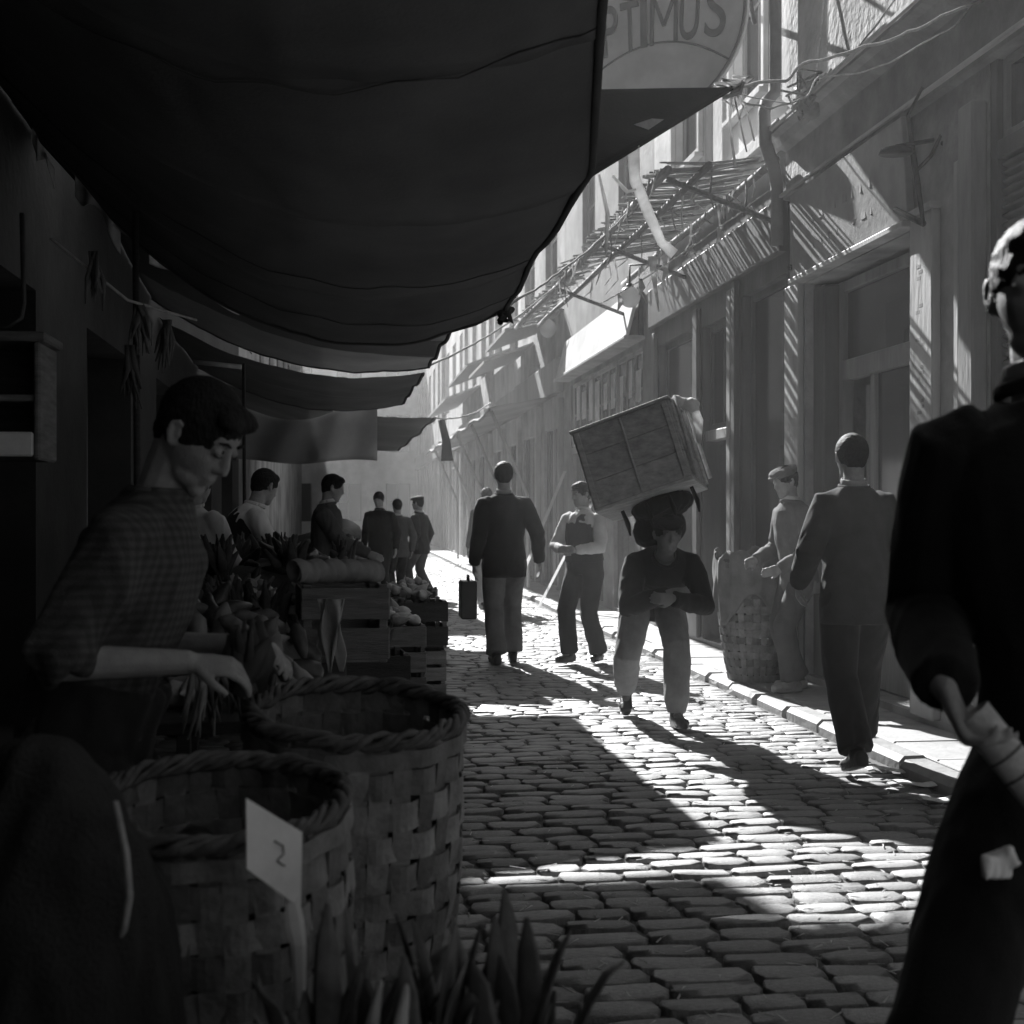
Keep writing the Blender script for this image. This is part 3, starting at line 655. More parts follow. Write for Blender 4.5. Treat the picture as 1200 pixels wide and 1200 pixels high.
# drooping rags and a wire along the inside of the canopy
rope('wire', 'thin wire with scraps of cloth below the reed canopy', [Vector((FX-.12, 10.45, 3.86)), Vector((2.75, 14.4, 3.55))], .006, sag=.05, cat='wire', seed=8)
for k in range(6):
    p = lerp(Vector((FX-.12, 10.45, 3.82)), Vector((2.75, 14.4, 3.52)), (k+.6)/6.5); l = rng.uniform(.08, .2)
    tag(obj('cloth_scrap', MB().tube([p+Vector((0,0,.01)), p+Vector((.02, 0, -l*.5)), p+Vector((-.01, .02, -l))], [(.015, .004), (.03, .004), (.006, .004)], 6), 'rag', None, sm=True), 'small pale scrap of cloth pinned on the thin wire', 'rag', 'scraps on the wire')
hp = at(765, 315, 13.5)
tag(obj('rag', MB().tube([hp+Vector((0,0,.12)), hp, at(772, 365, 13.5)], [(.05, .015), (.03, .01), (.008, .006)], 8), 'rag', None, sm=True), 'pale rag hanging from the end of the thin wire', 'rag')
# far canopy beyond
fc = thing('cloth_canopy', 'low cloth canopy along the far shop fronts', 'canopy', (3, 29, 3))
def fcan(u, v): y = lerp(21.8, 38, v); return Vector((lerp(2.35, FX-.02, u), y, lerp(2.95, 3.2, u)+.04*math.sin(y*2.1)*(1-u)+.02*nz((u*2, y, 0), 1.2)))
obj('cloth', MB().grid(fcan, 8, 60), 'canvas_light', fc, sm=True, solid=.004)
obj('pole', MB().tube([fcan(0, i/20)+Vector((0, 0, -.03)) for i in range(21)], .03, 6), 'wood', fc, sm=True)
for y in (22, 25.4, 28.6, 32, 35.5): obj('post', MB().tube([(2.99+.02, y, .1), (2.99, y, 1.6), (2.40, y, 2.95)], .03, 6), 'paint_pale', fc, sm=True)
f2 = thing('board_awning', 'pale board awnings stacked above the far shop fronts', 'awning', (3, 24, 4.2))
for k, (y0, y1, z0) in enumerate(((21.4, 24.3, 4.15), (24.6, 27.5, 4.0), (28, 33, 4.3), (34, 41, 4.1))):
    obj('board', MB().add([(2.55,y0,z0),(2.55,y1,z0),(FX-.01,y1,z0+.35),(FX-.01,y0,z0+.35),(2.55,y0,z0+.05),(2.55,y1,z0+.05),(FX-.01,y1,z0+.4),(FX-.01,y0,z0+.4)],[(0,1,2,3),(7,6,5,4),(0,4,5,1),(1,5,6,2),(2,6,7,3),(3,7,4,0)]), 'reed', f2)
# sunlit boards leaning on the far shop fronts
for k, (a, b, wd, lab) in enumerate(((at(660, 560, 17.8), at(632, 702, 17.8), .10, 'long pale plank leaning on the boarded shop front'), (at(622, 552, 21), at(604, 690, 21), .16, 'short wide pale board leaning beside the long plank'), (at(699, 540, 17.3), at(694, 640, 17.3), .03, 'thin pale lath leaning at the shutter boards'))):
    b = Vector((b.x, b.y, .1)); a = Vector((FX-.06, a.y, a.z))
    tag(obj('plank', MB().tube([a, b], [(wd, .012)]*2, 4, side=(0, 1, 0)), 'sign_pale', None), lab, 'plank')

# ================================================================== round sign with lettering, out from the facade
sc_ = at(767, 25, 11.3); rad = .83; yawd = 40
rs = thing('round_sign', 'big round white sign with dark capital lettering in a band', 'sign', (sc_.x, sc_.y, sc_.z-rad))
RS = Matrix.Rotation(R(-yawd), 3, 'Z')     # local x runs along the disc, -y is its face
def rp(x, z, y=0): return sc_+RS@Vector((x, y, z))
n = 64; mb = MB()
for side_y in (-.02, .02): mb.v += [rp(rad*math.cos(2*math.pi*k/n), rad*math.sin(2*math.pi*k/n), side_y) for k in range(n)]
mb.f += [tuple(range(n)), tuple(reversed(range(n, 2*n)))]+[(k, k+n, (k+1) % n+n, (k+1) % n) for k in range(n)]
obj('disc', mb, 'sign_pale', rs)
def arc(pts, r, nm='ring'): obj(nm, MB().tube(pts, r, 6), 'letter_ink', rs, sm=True)
arc([rp((rad-.02)*math.cos(t), (rad-.02)*math.sin(t), -.022) for t in [2*math.pi*k/64 for k in range(65)]], .012)
def xat(z): return math.sqrt(max(0, (rad-.03)**2-z*z))
def lower(x): return -.19-.24*(x/.66)**2
arc([rp(-.68+1.36*k/30, lower(-.68+1.36*k/30), -.022) for k in range(31)], .009, 'band_line')
arc([rp(-.68+1.36*k/30, -lower(-.68+1.36*k/30)+.0, -.022) for k in range(31)], .009, 'band_line')
xs_ = [-.60, -.40, -.215, -.085, .10, .33, .565]
for ch, x in zip('OPTIMUS', xs_):
    if ch == 'M':    # four straight strokes
        lm = MB()
        def stroke(x0, y0, x1, y1, w=.15): lm.add([(x0-w/2,y0,-.01),(x0+w/2,y0,-.01),(x1+w/2,y1,-.01),(x1-w/2,y1,-.01),(x0-w/2,y0,.01),(x0+w/2,y0,.01),(x1+w/2,y1,.01),(x1-w/2,y1,.01)], [(0,3,2,1),(4,5,6,7),(0,1,5,4),(1,2,6,5),(2,3,7,6),(3,0,4,7)])
        stroke(-.42, -.5, -.42, .5, .13); stroke(.42, -.5, .42, .5, .13); stroke(-.40, .499, 0, -.15, .12); stroke(.40, .499, 0, -.151, .12)
        me = bpy.data.meshes.new('letter'); me.from_pydata([tuple(v) for v in lm.v], [], lm.f)
    else:
        fcu = bpy.data.curves.new('letter', 'FONT'); fcu.body = ch; fcu.size = 1.0; fcu.extrude = .01; fcu.align_x = 'CENTER'; fcu.align_y = 'CENTER'; fcu.offset = .003
        tmp = bpy.data.objects.new('letter', fcu); col.objects.link(tmp)
        bpy.context.view_layer.update()
        me = bpy.data.meshes.new_from_object(tmp.evaluated_get(bpy.context.evaluated_depsgraph_get()))
        bpy.data.objects.remove(tmp)
    hgt = (.40 if ch != 'S' else .40)+.06*abs(x)
    xs = [v.co.x for v in me.vertices]; ys = [v.co.y for v in me.vertices]; cx = (min(xs)+max(xs))/2; cy = (min(ys)+max(ys))/2; hh = max(ys)-min(ys)
    wid = {'O': .2, 'P': .15, 'T': .17, 'I': .06, 'M': .25, 'U': .17, 'S': .18}[ch]; wx = max(xs)-min(xs)
    ang = -x*.16
    for v in me.vertices:
        a = (v.co.x-cx)/wx*wid; b = (v.co.y-cy)/hh*hgt
        a, b = a*math.cos(ang)-b*math.sin(ang), a*math.sin(ang)+b*math.cos(ang)
        v.co = rp(x+a, -.005-.05*x*x+b, -.024-v.co.z)-Vector(rs.location)
    me.materials.clear(); me.materials.append(MATS['letter_ink'])
    o = bpy.data.objects.new('letter', me); col.objects.link(o); o.parent = rs
tubeobj('bracket', [rp(rad-.02, .1, .03), (FX, sc_.y+.2, sc_.z+.1)], .02, 'iron', rs)
tubeobj('bracket', [rp(.3, .76, .03), (FX, sc_.y+.35, sc_.z+1.0)], .02, 'iron', rs)

# ================================================================== iron lamp bracket and scraps on the near facade
ib = thing('lamp_bracket', 'dark iron lamp bracket with dish shade by the shop sign', 'lamp', (FX-.2, 8.05, 3.1))
p0 = at(1064, 135, 8.0); p1 = at(1082, 262, 8.0)
tubeobj('stem', [p0, at(1070, 180, 8.0), at(1076, 220, 8.0), p1], [.012, .018, .018, .012], 'iron', ib)
obj('shade', MB().tube([at(1050, 172, 7.95), at(1050, 175, 7.95), at(1050, 180, 7.95)], [.04, .09, .10], 14, side=(1, 0, 0)), 'iron', ib, sm=True)
tubeobj('arm', [at(1050, 172, 7.95), at(1072, 168, 8.0), at(1095, 164, 8.1), at(1112, 172, 8.25), Vector((FX, 7.6, at(1120, 185, 8.3).z))], .014, 'iron', ib)
tubeobj('arm', [at(1074, 200, 8.0), at(1090, 184, 8.1), Vector((FX, 7.62, at(1120, 175, 8.3).z))], .012, 'iron', ib)
tubeobj('arm', [p1, Vector((FX-.12, 8.0, 3.16))], .02, 'iron', ib)
tubeobj('stay', [p0, Vector((FX-.1, p0.y, 3.8))], .01, 'iron', ib)
# gutter junk on the cornice end: ropes, sack cloth and a bundle
bt = thing('bundle', 'pale tangled bundle of rope and cloth on the cornice above the drainpipe', 'bundle', (FX-.15, 10.0, 4.3))
c0 = at(952, 118, 9.8); c0.x = min(c0.x, FX-.1)
obj('cloth', MB().ell(c0, (.10, .16, .13), nu=14, nv=9), 'rag', bt, sm=True)
for k in range(9):
    pts = [c0+Vector((rng.uniform(-.15, .05), rng.uniform(-.3, .3), rng.uniform(-.12, .22))) for _ in range(4)]
    obj('strand', MB().tube(pts, .009, 5), 'rope', bt, sm=True)
rope('wire', 'slack wire rising from the cornice bundle to the upper wall', [c0, ft(9.5, 5.2, .01)], .006, 'rope', .05, cat='wire', seed=11)
rope('wire', 'taut wire from the cornice bundle towards the round sign', [c0+Vector((0, .1, 0)), rp(.55, -.6, .03)], .006, 'rope', .04, cat='wire', seed=12)
rope('wire', 'second wire along the near cornice edge', [c0, ft(7.2, 4.75, .02)], .007, 'rope', .06, cat='wire', seed=13)
# ================================================================== people
def remesh(name, mb, m, voxel, parent, it=3, fold=0, ff=9.0, seed=0, stretch=None, extra=None):
    me = bpy.data.meshes.new('tmp'); me.from_pydata([tuple(v) for v in mb.v], [], mb.f); me.update()
    bm = bmesh.new(); bm.from_mesh(me); bmesh.ops.recalc_face_normals(bm, faces=bm.faces); bm.to_mesh(me); bm.free()
    t = bpy.data.objects.new('tmp', me); col.objects.link(t)
    md = t.modifiers.new('r', 'REMESH'); md.mode = 'VOXEL'; md.voxel_size = voxel
    if it:
        s = t.modifiers.new('s', 'SMOOTH'); s.factor = .5; s.iterations = it
    dg = bpy.context.evaluated_depsgraph_get(); dg.update()
    out = bpy.data.meshes.new_from_object(t.evaluated_get(dg)); bpy.data.objects.remove(t); bpy.data.meshes.remove(me)
    out.name = name
    if fold:
        cos = [v.co.copy() for v in out.vertices]; nrm = [v.normal.copy() for v in out.vertices]
        st = stretch or (1, 1, .45)
        for v, c, nn in zip(out.vertices, cos, nrm):
            q = Vector((c.x*st[0]*ff+seed*3.7, c.y*st[1]*ff-seed, c.z*st[2]*ff))
            warp = noise.noise_vector(q*.6)*1.4
            a = noise.noise(q+warp); b = noise.noise((q+warp)*2.3)
            v.co = c+nn*fold*((1-abs(a)*2.2)*.7+b*.5)
    if extra:
        for v in out.vertices: v.co = extra(v.co.copy())
    out.materials.clear(); out.materials.append(MATS[m]); smooth(out)
    o = bpy.data.objects.new(name, out); col.objects.link(o); o.parent = parent
    if parent is None:
        org = Vector(((min(v.co.x for v in out.vertices)+max(v.co.x for v in out.vertices))/2, (min(v.co.y for v in out.vertices)+max(v.co.y for v in out.vertices))/2, min(v.co.z for v in out.vertices)))
        out.transform(Matrix.Translation(-org)); o.location = org
    return o
def ik(a, c, l1, l2, hint):
    a = Vector(a); c = Vector(c); d = c-a; L = d.length
    if L > (l1+l2)*.995: c = a+d*((l1+l2)*.995/L); d = c-a; L = d.length
    x = (l1*l1-l2*l2+L*L)/(2*L); h = math.sqrt(max(0, l1*l1-x*x)); t = d/L
    hh = Vector(hint); hh = hh-t*hh.dot(t); hh.normalize()
    return a+t*x+hh*h, c
def head_shape(mb, c, M, s):
    """deformed sphere with face relief; local x right, y forward, z up"""
    def q(x, y, z): return c+M@(Vector((x, y, z))*s)
    nu, nv = 28, 20; vs = []; fs = []
    for j in range(nv+1):
        ph = -math.pi/2+math.pi*j/nv
        for i in range(nu):
            th = 2*math.pi*i/nu; dx, dy, dz = math.cos(ph)*math.cos(th), math.cos(ph)*math.sin(th), math.sin(ph)
            x, y, z = .074*dx, .094*dy, .116*dz
            if dz < 0:
                k = (-dz)**1.4; x *= 1-.30*k
                if dy < 0: y *= 1-.45*k
                else: y += .020*k
            if dz > 0: y *= 1+.02*dz; x *= 1+.05*dz*(1-dz)*2
            if dy > 0:                                            # flatter face, brow, sockets
                y -= .010*max(0, 1-abs(dx)*1.2)*math.exp(-((z-.0)/.05)**2)
                y += .007*math.exp(-((z-.036)/.014)**2)*math.exp(-(x/.055)**2)
                for sx in (-1, 1): y -= .010*math.exp(-((x-sx*.032)/.016)**2-((z-.012)/.014)**2)
                for sx in (-1, 1): y += .006*math.exp(-((x-sx*.042)/.02)**2-((z+.022)/.02)**2)
            vs.append(q(x, y, z))
    for j in range(nv):
        for i in range(nu): fs.append((j*nu+i, j*nu+(i+1) % nu, (j+1)*nu+(i+1) % nu, (j+1)*nu+i))
    mb.add(vs, fs)
    mb.tube([q(0,.083,.026), q(0,.092,.005), q(0,.101,-.014), q(0,.104,-.025), q(0,.088,-.034)], [.008*s, .009*s, .011*s, .0125*s, .009*s], 8, side=M@Vector((1,0,0)))
    for sx in (-1, 1):
        mb.ell(q(sx*.010, .092, -.028), (.009*s,.010*s,.008*s), M, 8, 6)
        mb.ell(q(sx*.031, .079, .012), (.014*s,.012*s,.010*s), M, 10, 7)
        # ear
        ea = [q(sx*.074, .006, -.026), q(sx*.082, -.004, -.024), q(sx*.088, -.016, -.004), q(sx*.090, -.018, .016), q(sx*.086, -.006, .028), q(sx*.078, .006, .022)]
        mb.tube(ea, [.006*s, .0075*s, .006*s, .006*s, .006*s, .005*s], 6)
        mb.ell(q(sx*.077, -.003, .002), (.007*s,.014*s,.024*s), M, 8, 6)
    mb.tube([q(-.024,.074,-.060), q(-.012,.086,-.057), q(0,.089,-.058), q(.012,.086,-.057), q(.024,.074,-.060)], [.004*s,.006*s,.006*s,.006*s,.004*s], 6)
    mb.tube([q(-.022,.073,-.065), q(-.010,.084,-.070), q(.010,.084,-.070), q(.022,.073,-.065)], [.004*s,.0075*s,.0075*s,.004*s], 6)
    mb.ell(q(0, .066, -.098), (.024*s,.022*s,.018*s), M, 10, 7); mb.ell(q(0, .034, -.074), (.053*s,.050*s,.036*s), M, 14, 9)
    return q
def hand(mb, wrist, d, palm_n, s, side, curl=.5):
    """palm, four fingers and a thumb; d finger direction, palm_n the way the palm faces, side +1 right / -1 left"""
    d = Vector(d).normalized(); n = Vector(palm_n); n = (n-d*n.dot(d)).normalized(); acr = d.cross(n)*(-side)   # towards the thumb
    k = s
    p0 = wrist-d*.01; p1 = wrist+d*.045*k; p2 = wrist+d*.092*k
    mb.tube([p0, p1, p2, p2+d*.008], [(.026*k, .019*k), (.040*k, .016*k), (.041*k, .013*k), (.03*k, .008*k)], 10, side=acr)
    for f, (off, ln) in enumerate(((.030, .070), (.010, .080), (-.010, .074), (-.029, .058))):
        b = p2+acr*off*k-d*.004; dd = (d+acr*off*1.2).normalized(); a = b
        cu = curl*(1+.08*f); r = .0092*k
        for sgi, fr in enumerate((.45, .32, .25)):
            ang = cu*(.55+.5*sgi); v = (dd*math.cos(ang)+n*math.sin(ang)).normalized(); e = a+v*ln*fr*k
            mb.caps(a, e, r, r*.9, 7); a = e; r *= .93
    t0 = wrist+d*.025*k+acr*.026*k; td = (d*.75+acr*.62+n*.3*(.4+curl)).normalized(); t1 = t0+td*.042*k; t2 = t1+(d*.95+acr*.15+n*.45*(.4+curl)).normalized()*.034*k
    mb.caps(t0, t1, .0125*k, .0105*k, 7); mb.caps(t1, t2, .0105*k, .0085*k, 7)
def person(label, loc, rz, s=1.0, pelvis=(0, 0, .92), neck=(0, .03, 1.46), lat_yaw=0, head=(0, 0), hands=None, feet=None, outfit='suit', mats=None, hat=None, voxel=.009, seed=0, group=None, face=False, sw=.175, taper=.089):
    """local frame: faces +y, right hand at +x. hands/feet: (position, joint hint, direction[, palm, curl])"""
    M_ = dict(top='cloth_dark', trousers='cloth_dark', skin='skin', hair='hair', shoe='leather', hat='cloth_dark', vest='cloth_black')
    M_.update(mats or {})
    P = thing('person', label, 'person', loc, rz, group); fold = .020 if face else .008
    pv_ = Vector(pelvis)*1.0; nk = Vector(neck); lat = Vector((math.cos(R(lat_yaw)), math.sin(R(lat_yaw)), 0)); up = (nk-pv_).normalized()
    latp = Vector((1, 0, 0))
    fwd = up.cross(lat)*-1
    hs = {'R': ((.27, .06, .86), (.3, -1, 0), (0, .2, -1)), 'L': ((-.27, .06, .86), (-.3, -1, 0), (0, .2, -1))}
    hs.update(hands or {})
    fs_ = {'R': ((.10, 0, .09), (0, 1, 0), (0, 1, 0)), 'L': ((-.10, 0, .09), (0, 1, 0), (0, 1, 0))}
    fs_.update(feet or {})
    body = MB(); top = MB(); tro = MB(); shoes = {}
    def sp(t, bow=.03):   # spine point
        return lerp(pv_, nk, t)-fwd*bow*math.sin(t*3.14)*.4
    # trunk
    trunk = [(-.10, .14, .10), (.0, .155, .105), (.25, .135, .095), (.55, .150, .105), (.78, .165, .105), (.90, .13, .08), (.98, .06, .06)]
    body.tube([sp(t) for t, a, b in trunk], [(a, b) for t, a, b in trunk], 16, side=lat)
    # head
    yawh, pitch = head; Mh = Matrix.Rotation(R(yawh), 3, 'Z') @ Matrix.Rotation(R(-pitch), 3, 'X')
    nkd = (up*.5+Vector((0, 0, .5))+Vector((0, .25, 0))*(0.25+max(0, pitch)/60)).normalized()
    hc = nk+nkd*(.095 if face else .072)+Mh@Vector((0, .022, .085))
    body.caps(nk-up*.03, nk+nkd*.09, .060, .052, 12); body.caps(nk+nkd*.06, hc+Mh@Vector((0, -.03, -.05)), .054, .055, 12)
    q = head_shape(body, hc, Mh, 1.0)
    # arms
    for sd, sg in (('R', 1), ('L', -1)):
        S = nk-up*(.092 if outfit in ('suit', 'jacket') else .085)+lat*sg*sw+Vector((0, 0, 0)); tgt, hint, hd = hs[sd][:3]; palm = hs[sd][3] if len(hs[sd]) > 3 else (-sg, 0, 0); curl = hs[sd][4] if len(hs[sd]) > 4 else .55
        E, W = ik(S, tgt, .295, .265, hint)
        body.caps(S, E, .050, .041, 12); body.caps(E, W, .041, .027, 12); hand(body, W, hd, palm, 1.0, sg, curl)
        sleeve = outfit
        if outfit in ('suit', 'jacket'):
            top.tube([S+(S-E).normalized()*.045-lat*sg*.04, S+(S-E).normalized()*.005, lerp(S, E, .3), lerp(S, E, .75), E, lerp(E, W, .3), lerp(E, W, .7), lerp(E, W, 1.04)], [.04, .074, .076, .070, .068, .062, .056, .048], 14)
        elif outfit in ('shirt', 'vest'):
            top.tube([S+(S-E).normalized()*.05-lat*sg*.03, S, lerp(S, E, .3), lerp(S, E, .8), E, lerp(E, W, .35), lerp(E, W, .7), lerp(E, W, .9)], [.04, .070, .066, .062, .060, .055, .048, .04], 14)
        elif outfit == 'rolled':
            top.tube([S+(S-E).normalized()*.05-lat*sg*.03, S, lerp(S, E, .3), lerp(S, E, .7), lerp(S, E, .97), lerp(E, W, .06)], [.04, .072, .072, .070, .068, .064], 14)
            top.tube([lerp(S, E, .86), lerp(S, E, .99)], [.072, .070], 12)
    # legs
    for sd, sg in (('R', 1), ('L', -1)):
        Hj = pv_+latp*sg*.09-Vector((0, 0, .02)); A, hint, fd = fs_[sd][:3]; pit = fs_[sd][3] if len(fs_[sd]) > 3 else 0
        K, A = ik(Hj, A, .435, .425, hint)
        body.caps(Hj, K, .075, .052, 12); body.caps(K, A, .050, .036, 12)
        tro.tube([Hj+Vector((0, 0, .06)), Hj-Vector((0, 0, .04)), lerp(Hj, K, .4), K, lerp(K, A, .35), lerp(K, A, .75), lerp(K, A, .985)], [.09, .108, .100, .083, .084, (.086+taper)/2-.002 if taper > .08 else .075, taper], 16)
        fd = Vector(fd).normalized(); f3 = (fd*math.cos(R(pit))+Vector((0, 0, math.sin(R(pit))))).normalized(); sd_ = f3.cross(Vector((0, 0, 1))).normalized(); upn = sd_.cross(f3)
        body.caps(A, A+f3*.13-upn*.05, .034, .026, 8)
        sh = MB(); b0 = A-upn*.045
        sh.tube([b0-f3*.075, b0-f3*.06, b0-f3*.01, b0+f3*.07, b0+f3*.13, b0+f3*.175, b0+f3*.19], [(.02, .025), (.036, .042), (.038, .045), (.043, .036), (.046, .030), (.034, .024), (.012, .010)], 12, side=sd_)
        sh.tube([A+upn*.03, A-upn*.03], [.042, .044], 12)
        sh.tube([b0-f3*.072-upn*.032, b0-f3*.03-upn*.034, b0+f3*.06-upn*.032, b0+f3*.13-upn*.030, b0+f3*.185-upn*.026], [(.030, .010), (.037, .010), (.042, .009), (.044, .009), (.025, .008)], 10, side=sd_)
        shoes[sd] = sh
    suit_ = outfit in ('suit', 'jacket')
    tro.tube([pv_-Vector((0, 0, .07)), pv_+up*.02, pv_+up*.09, pv_+up*.13], [(.168, .122), (.160, .115), (.145, .105), (.13, .095)] if suit_ else [(.172, .128), (.188, .142), (.188, .144), (.184, .142)], 18, side=latp)
    # upper garment
    if outfit in ('suit', 'jacket'):
        T = [(-.32, .192, .140), (-.15, .195, .145), (.05, .185, .138), (.28, .172, .130), (.55, .190, .140), (.76, .205, .138), (.88, .185, .118), (.945, .12, .095), (.985, .085, .083)]
        dn = Vector((0, 0, -1)); L = (nk-pv_).length
        pts = [(pv_+(up*.4-dn*.6)*(t*L) if t < 0 else sp(t)) for t, a, b in T]
        top.tube(pts, [(a, b) for t, a, b in T], 20, side=lat)
        for sg in (-1, 1): top.ell(nk-up*.082+lat*sg*(sw-.02), (.080, .072, .050), Matrix((lat, fwd, up)).transposed(), 12, 8)
    else:
        T = [(-.06, .168, .125), (.08, .172, .130), (.3, .160, .122), (.58, .176, .130), (.78, .185, .125), (.90, .150, .100), (.965, .085, .078), (1.01, .070, .068)]
        top.tube([sp(t) for t, a, b in T], [(a, b) for t, a, b in T], 20, side=lat)
        for sg in (-1, 1): top.ell(nk-up*.07+lat*sg*(sw-.025), (.07, .062, .045), Matrix((lat, fwd, up)).transposed(), 12, 8)
    body_o = remesh('body', body, M_['skin'], voxel if face else max(voxel, .0065), P, 2)
    remesh('jacket' if outfit in ('suit', 'jacket') else 'shirt', top, M_['top'], max(.007, voxel*1.1), P, 3, fold, 6 if face else 8.5, seed)
    remesh('trousers', tro, M_['trousers'], max(.008, voxel*1.2), P, 3, fold*1.1, 8, seed+5, (1, 1, .3))
    for sd in ('R', 'L'): remesh('shoe', shoes[sd], M_['shoe'], .008, P, 2)
    ring = lambda rr, dz, tilt=0: [nk+nkd*(.028+dz)+(lat*math.cos(t)*rr+fwd*math.sin(t)*(rr+.004)-up*.018*math.sin(t)) for t in [2*math.pi*k/24 for k in range(25)]]
    if outfit in ('suit', 'jacket'):
        obj('collar', MB().tube(ring(.078, -.030), [(.013, .006)]*25, 8, side=up), M_['top'], P, sm=True, local=True)
        obj('shirt_collar', MB().tube(ring(.064, -.004), [(.017, .004)]*25, 8, side=up), M_.get('collar', 'cloth_white'), P, sm=True, local=True)
    else: obj('collar', MB().tube(ring(.069, -.014), [(.013, .005)]*25, 8, side=up), M_['top'], P, sm=True, local=True)
    if outfit == 'vest':
        vm = MB(); T = [(.10, .206, .158), (.16, .200, .154), (.3, .184, .142), (.58, .190, .143), (.76, .180, .132), (.88, .135, .104), (.93, .105, .09)]
        vm.tube([sp(t) for t, a, b in T], [(a, b) for t, a, b in T], 20, side=lat)
        remesh('vest', vm, M_['vest'], max(.008, voxel), P, 3, .005, 9, seed+2)
    # hair: skull cap with a parted, slightly uneven surface
    if hat != 'full':
        hm_ = MB(); hm_.ell(q(0, -.014, .030), (.0845, .101, .098), Mh, 20, 14); hm_.ell(q(0, .035, .080), (.058, .056, .036), Mh, 14, 9)
        hm_.ell(q(0, -.055, -.015), (.062, .045, .060), Mh, 14, 9)
        for sx in (-1, 1): hm_.ell(q(sx*.066, .012, .022), (.013, .018, .030), Mh, 8, 6)
        if face:
            hm_.ell(q(.03, .070, .082), (.035, .030, .020), Mh, 10, 7); hm_.ell(q(-.02, .066, .085), (.045, .03, .024), Mh, 10, 7)
        remesh('hair', hm_, M_['hair'], .005, P, 5, .0032, 40, seed, (1, .35, 1))
    if face:
        for sx in (-1, 1):
            obj('eyebrow', MB().tube([q(sx*.014, .0925, .034), q(sx*.03, .092, .040), q(sx*.046, .082, .035)], [.0035, .004, .002], 6), M_['hair'], P, sm=True, local=True)
            obj('eyelashes', MB().tube([q(sx*.018, .0905, .006), q(sx*.031, .0925, .003), q(sx*.044, .086, .006)], .0017, 5), M_['hair'], P, sm=True, local=True)
    if hat:
        ht = MB(); tl = Mh @ Matrix.Rotation(R(-8), 3, 'X')
        ht.ell(q(0, -.008, .075), (.092, .108, .045), tl, 18, 10); ht.ell(q(0, .005, .092), (.100, .118, .026), tl, 18, 9)
        ht.ell(q(0, .092, .062), (.060, .050, .008), Mh @ Matrix.Rotation(R(-14), 3, 'X'), 14, 6)
        remesh('cap', ht, M_['hat'], .007, P, 3, .004, 14, seed)
    P.scale = (s, s, s)
    return P
def hd_(px, py, Z): return at(px, py, Z)

# ---- young vendor bent over his produce (left, in the shade)
vx, vy, vr = -.475, 2.95, R(-97)
person('young vendor in a rolled-sleeve shirt looking down at his hands under the awning', (vx, vy, 0), vr, .935, pelvis=(0, -.06, .92), neck=(.0, .10, 1.44), head=(-22, 38),
       hands={'R': ((.13, .20, 1.09), (.4, -.8, -.6), (-.25, 1, -.15), (-.5, 0, -1), .8), 'L': ((-.14, .26, 1.10), (-.5, -.8, -.6), (.35, 1, -.1), (.6, 0, -1), .9)},
       feet={'R': ((.11, -.02, .09), (0, 1, 0), (.1, 1, 0)), 'L': ((-.11, .0, .09), (0, 1, 0), (-.1, 1, 0))},
       outfit='rolled', mats=dict(top='cloth_plaid', trousers='cloth_dark'), voxel=.0046, face=True, seed=3, sw=.155)
# ---- big man coming past with a rolled paper (right edge)
bm_ = person('man in a black suit striding past with a rolled newspaper in his hand', (1.195, 2.20, 0), R(172), 1.03, pelvis=(-.075, 0, .93), neck=(.02, .04, 1.475), head=(-22, 4),
       hands={'R': ((.225, .17, 1.02), (-.12, -1, -.2), (-.3, .35, -.88), (-.8, .4, 0), 1.25), 'L': ((-.08, .20, .83), (-.8, -.7, 0), (.5, .3, -.5), (.2, -.9, 0), .8)},
       feet={'R': ((.40, .40, .12), (1, 1, 0), (.3, 1, 0), 12), 'L': ((-.24, -.30, .18), (0, 1, 0), (0, 1, 0), -30)},
       outfit='suit', mats=dict(top='cloth_black', trousers='cloth_black'), voxel=.0055, seed=8, sw=.162)
W = Matrix.Rotation(R(172), 3, 'Z')
def bl(p): return Vector((1.195, 2.20, 0))+W@(Vector(p)*1.03)
h0 = bl((.215, .185, .87)); dirp = (at(1172, 912, 2.08)-at(1092, 812, 2.1)).normalized(); h0 = bl((.225-.026-.026, .17+.028+.014, 1.02-.066))
pr = thing('rolled_newspaper', 'rolled newspaper gripped in the hand of the man in black', 'newspaper', h0)
mb = MB(); a_ = h0-dirp*.035; b_ = h0+dirp*.125
mb.tube([a_, lerp(a_, b_, .5), b_], [(.030, .024)]*3, 18, cap=False); mb.tube([b_-dirp*.004, a_+dirp*.004], [(.022, .017)]*2, 16, cap=False); mb.tube([b_-dirp*.006, a_+dirp*.006], [(.013, .009)]*2, 12)
obj('roll', mb, 'newsprint', pr, sm=True)
for t in (.5, .72): 
    c = lerp(a_, b_, t); obj('string', MB().tube([c-dirp*.002, c+dirp*.002], [(.0312, .0252)]*2, 18, cap=False), 'cloth_mid', pr, sm=True)
hp_ = bl((.17, .25, .76))
mb = MB(); mb.obox(hp_, (.06, .012, .032), rot('Y', 10) @ rot('Z', 25)); mb.obox(hp_+Vector((.012, .006, .008)), (.04, .012, .03), rot('Y', -30) @ rot('Z', -30))
tag(remesh('handkerchief', mb, 'paper', .004, None, 1, .006, 34), 'white handkerchief hanging out of the jacket of the man in black', 'handkerchief')
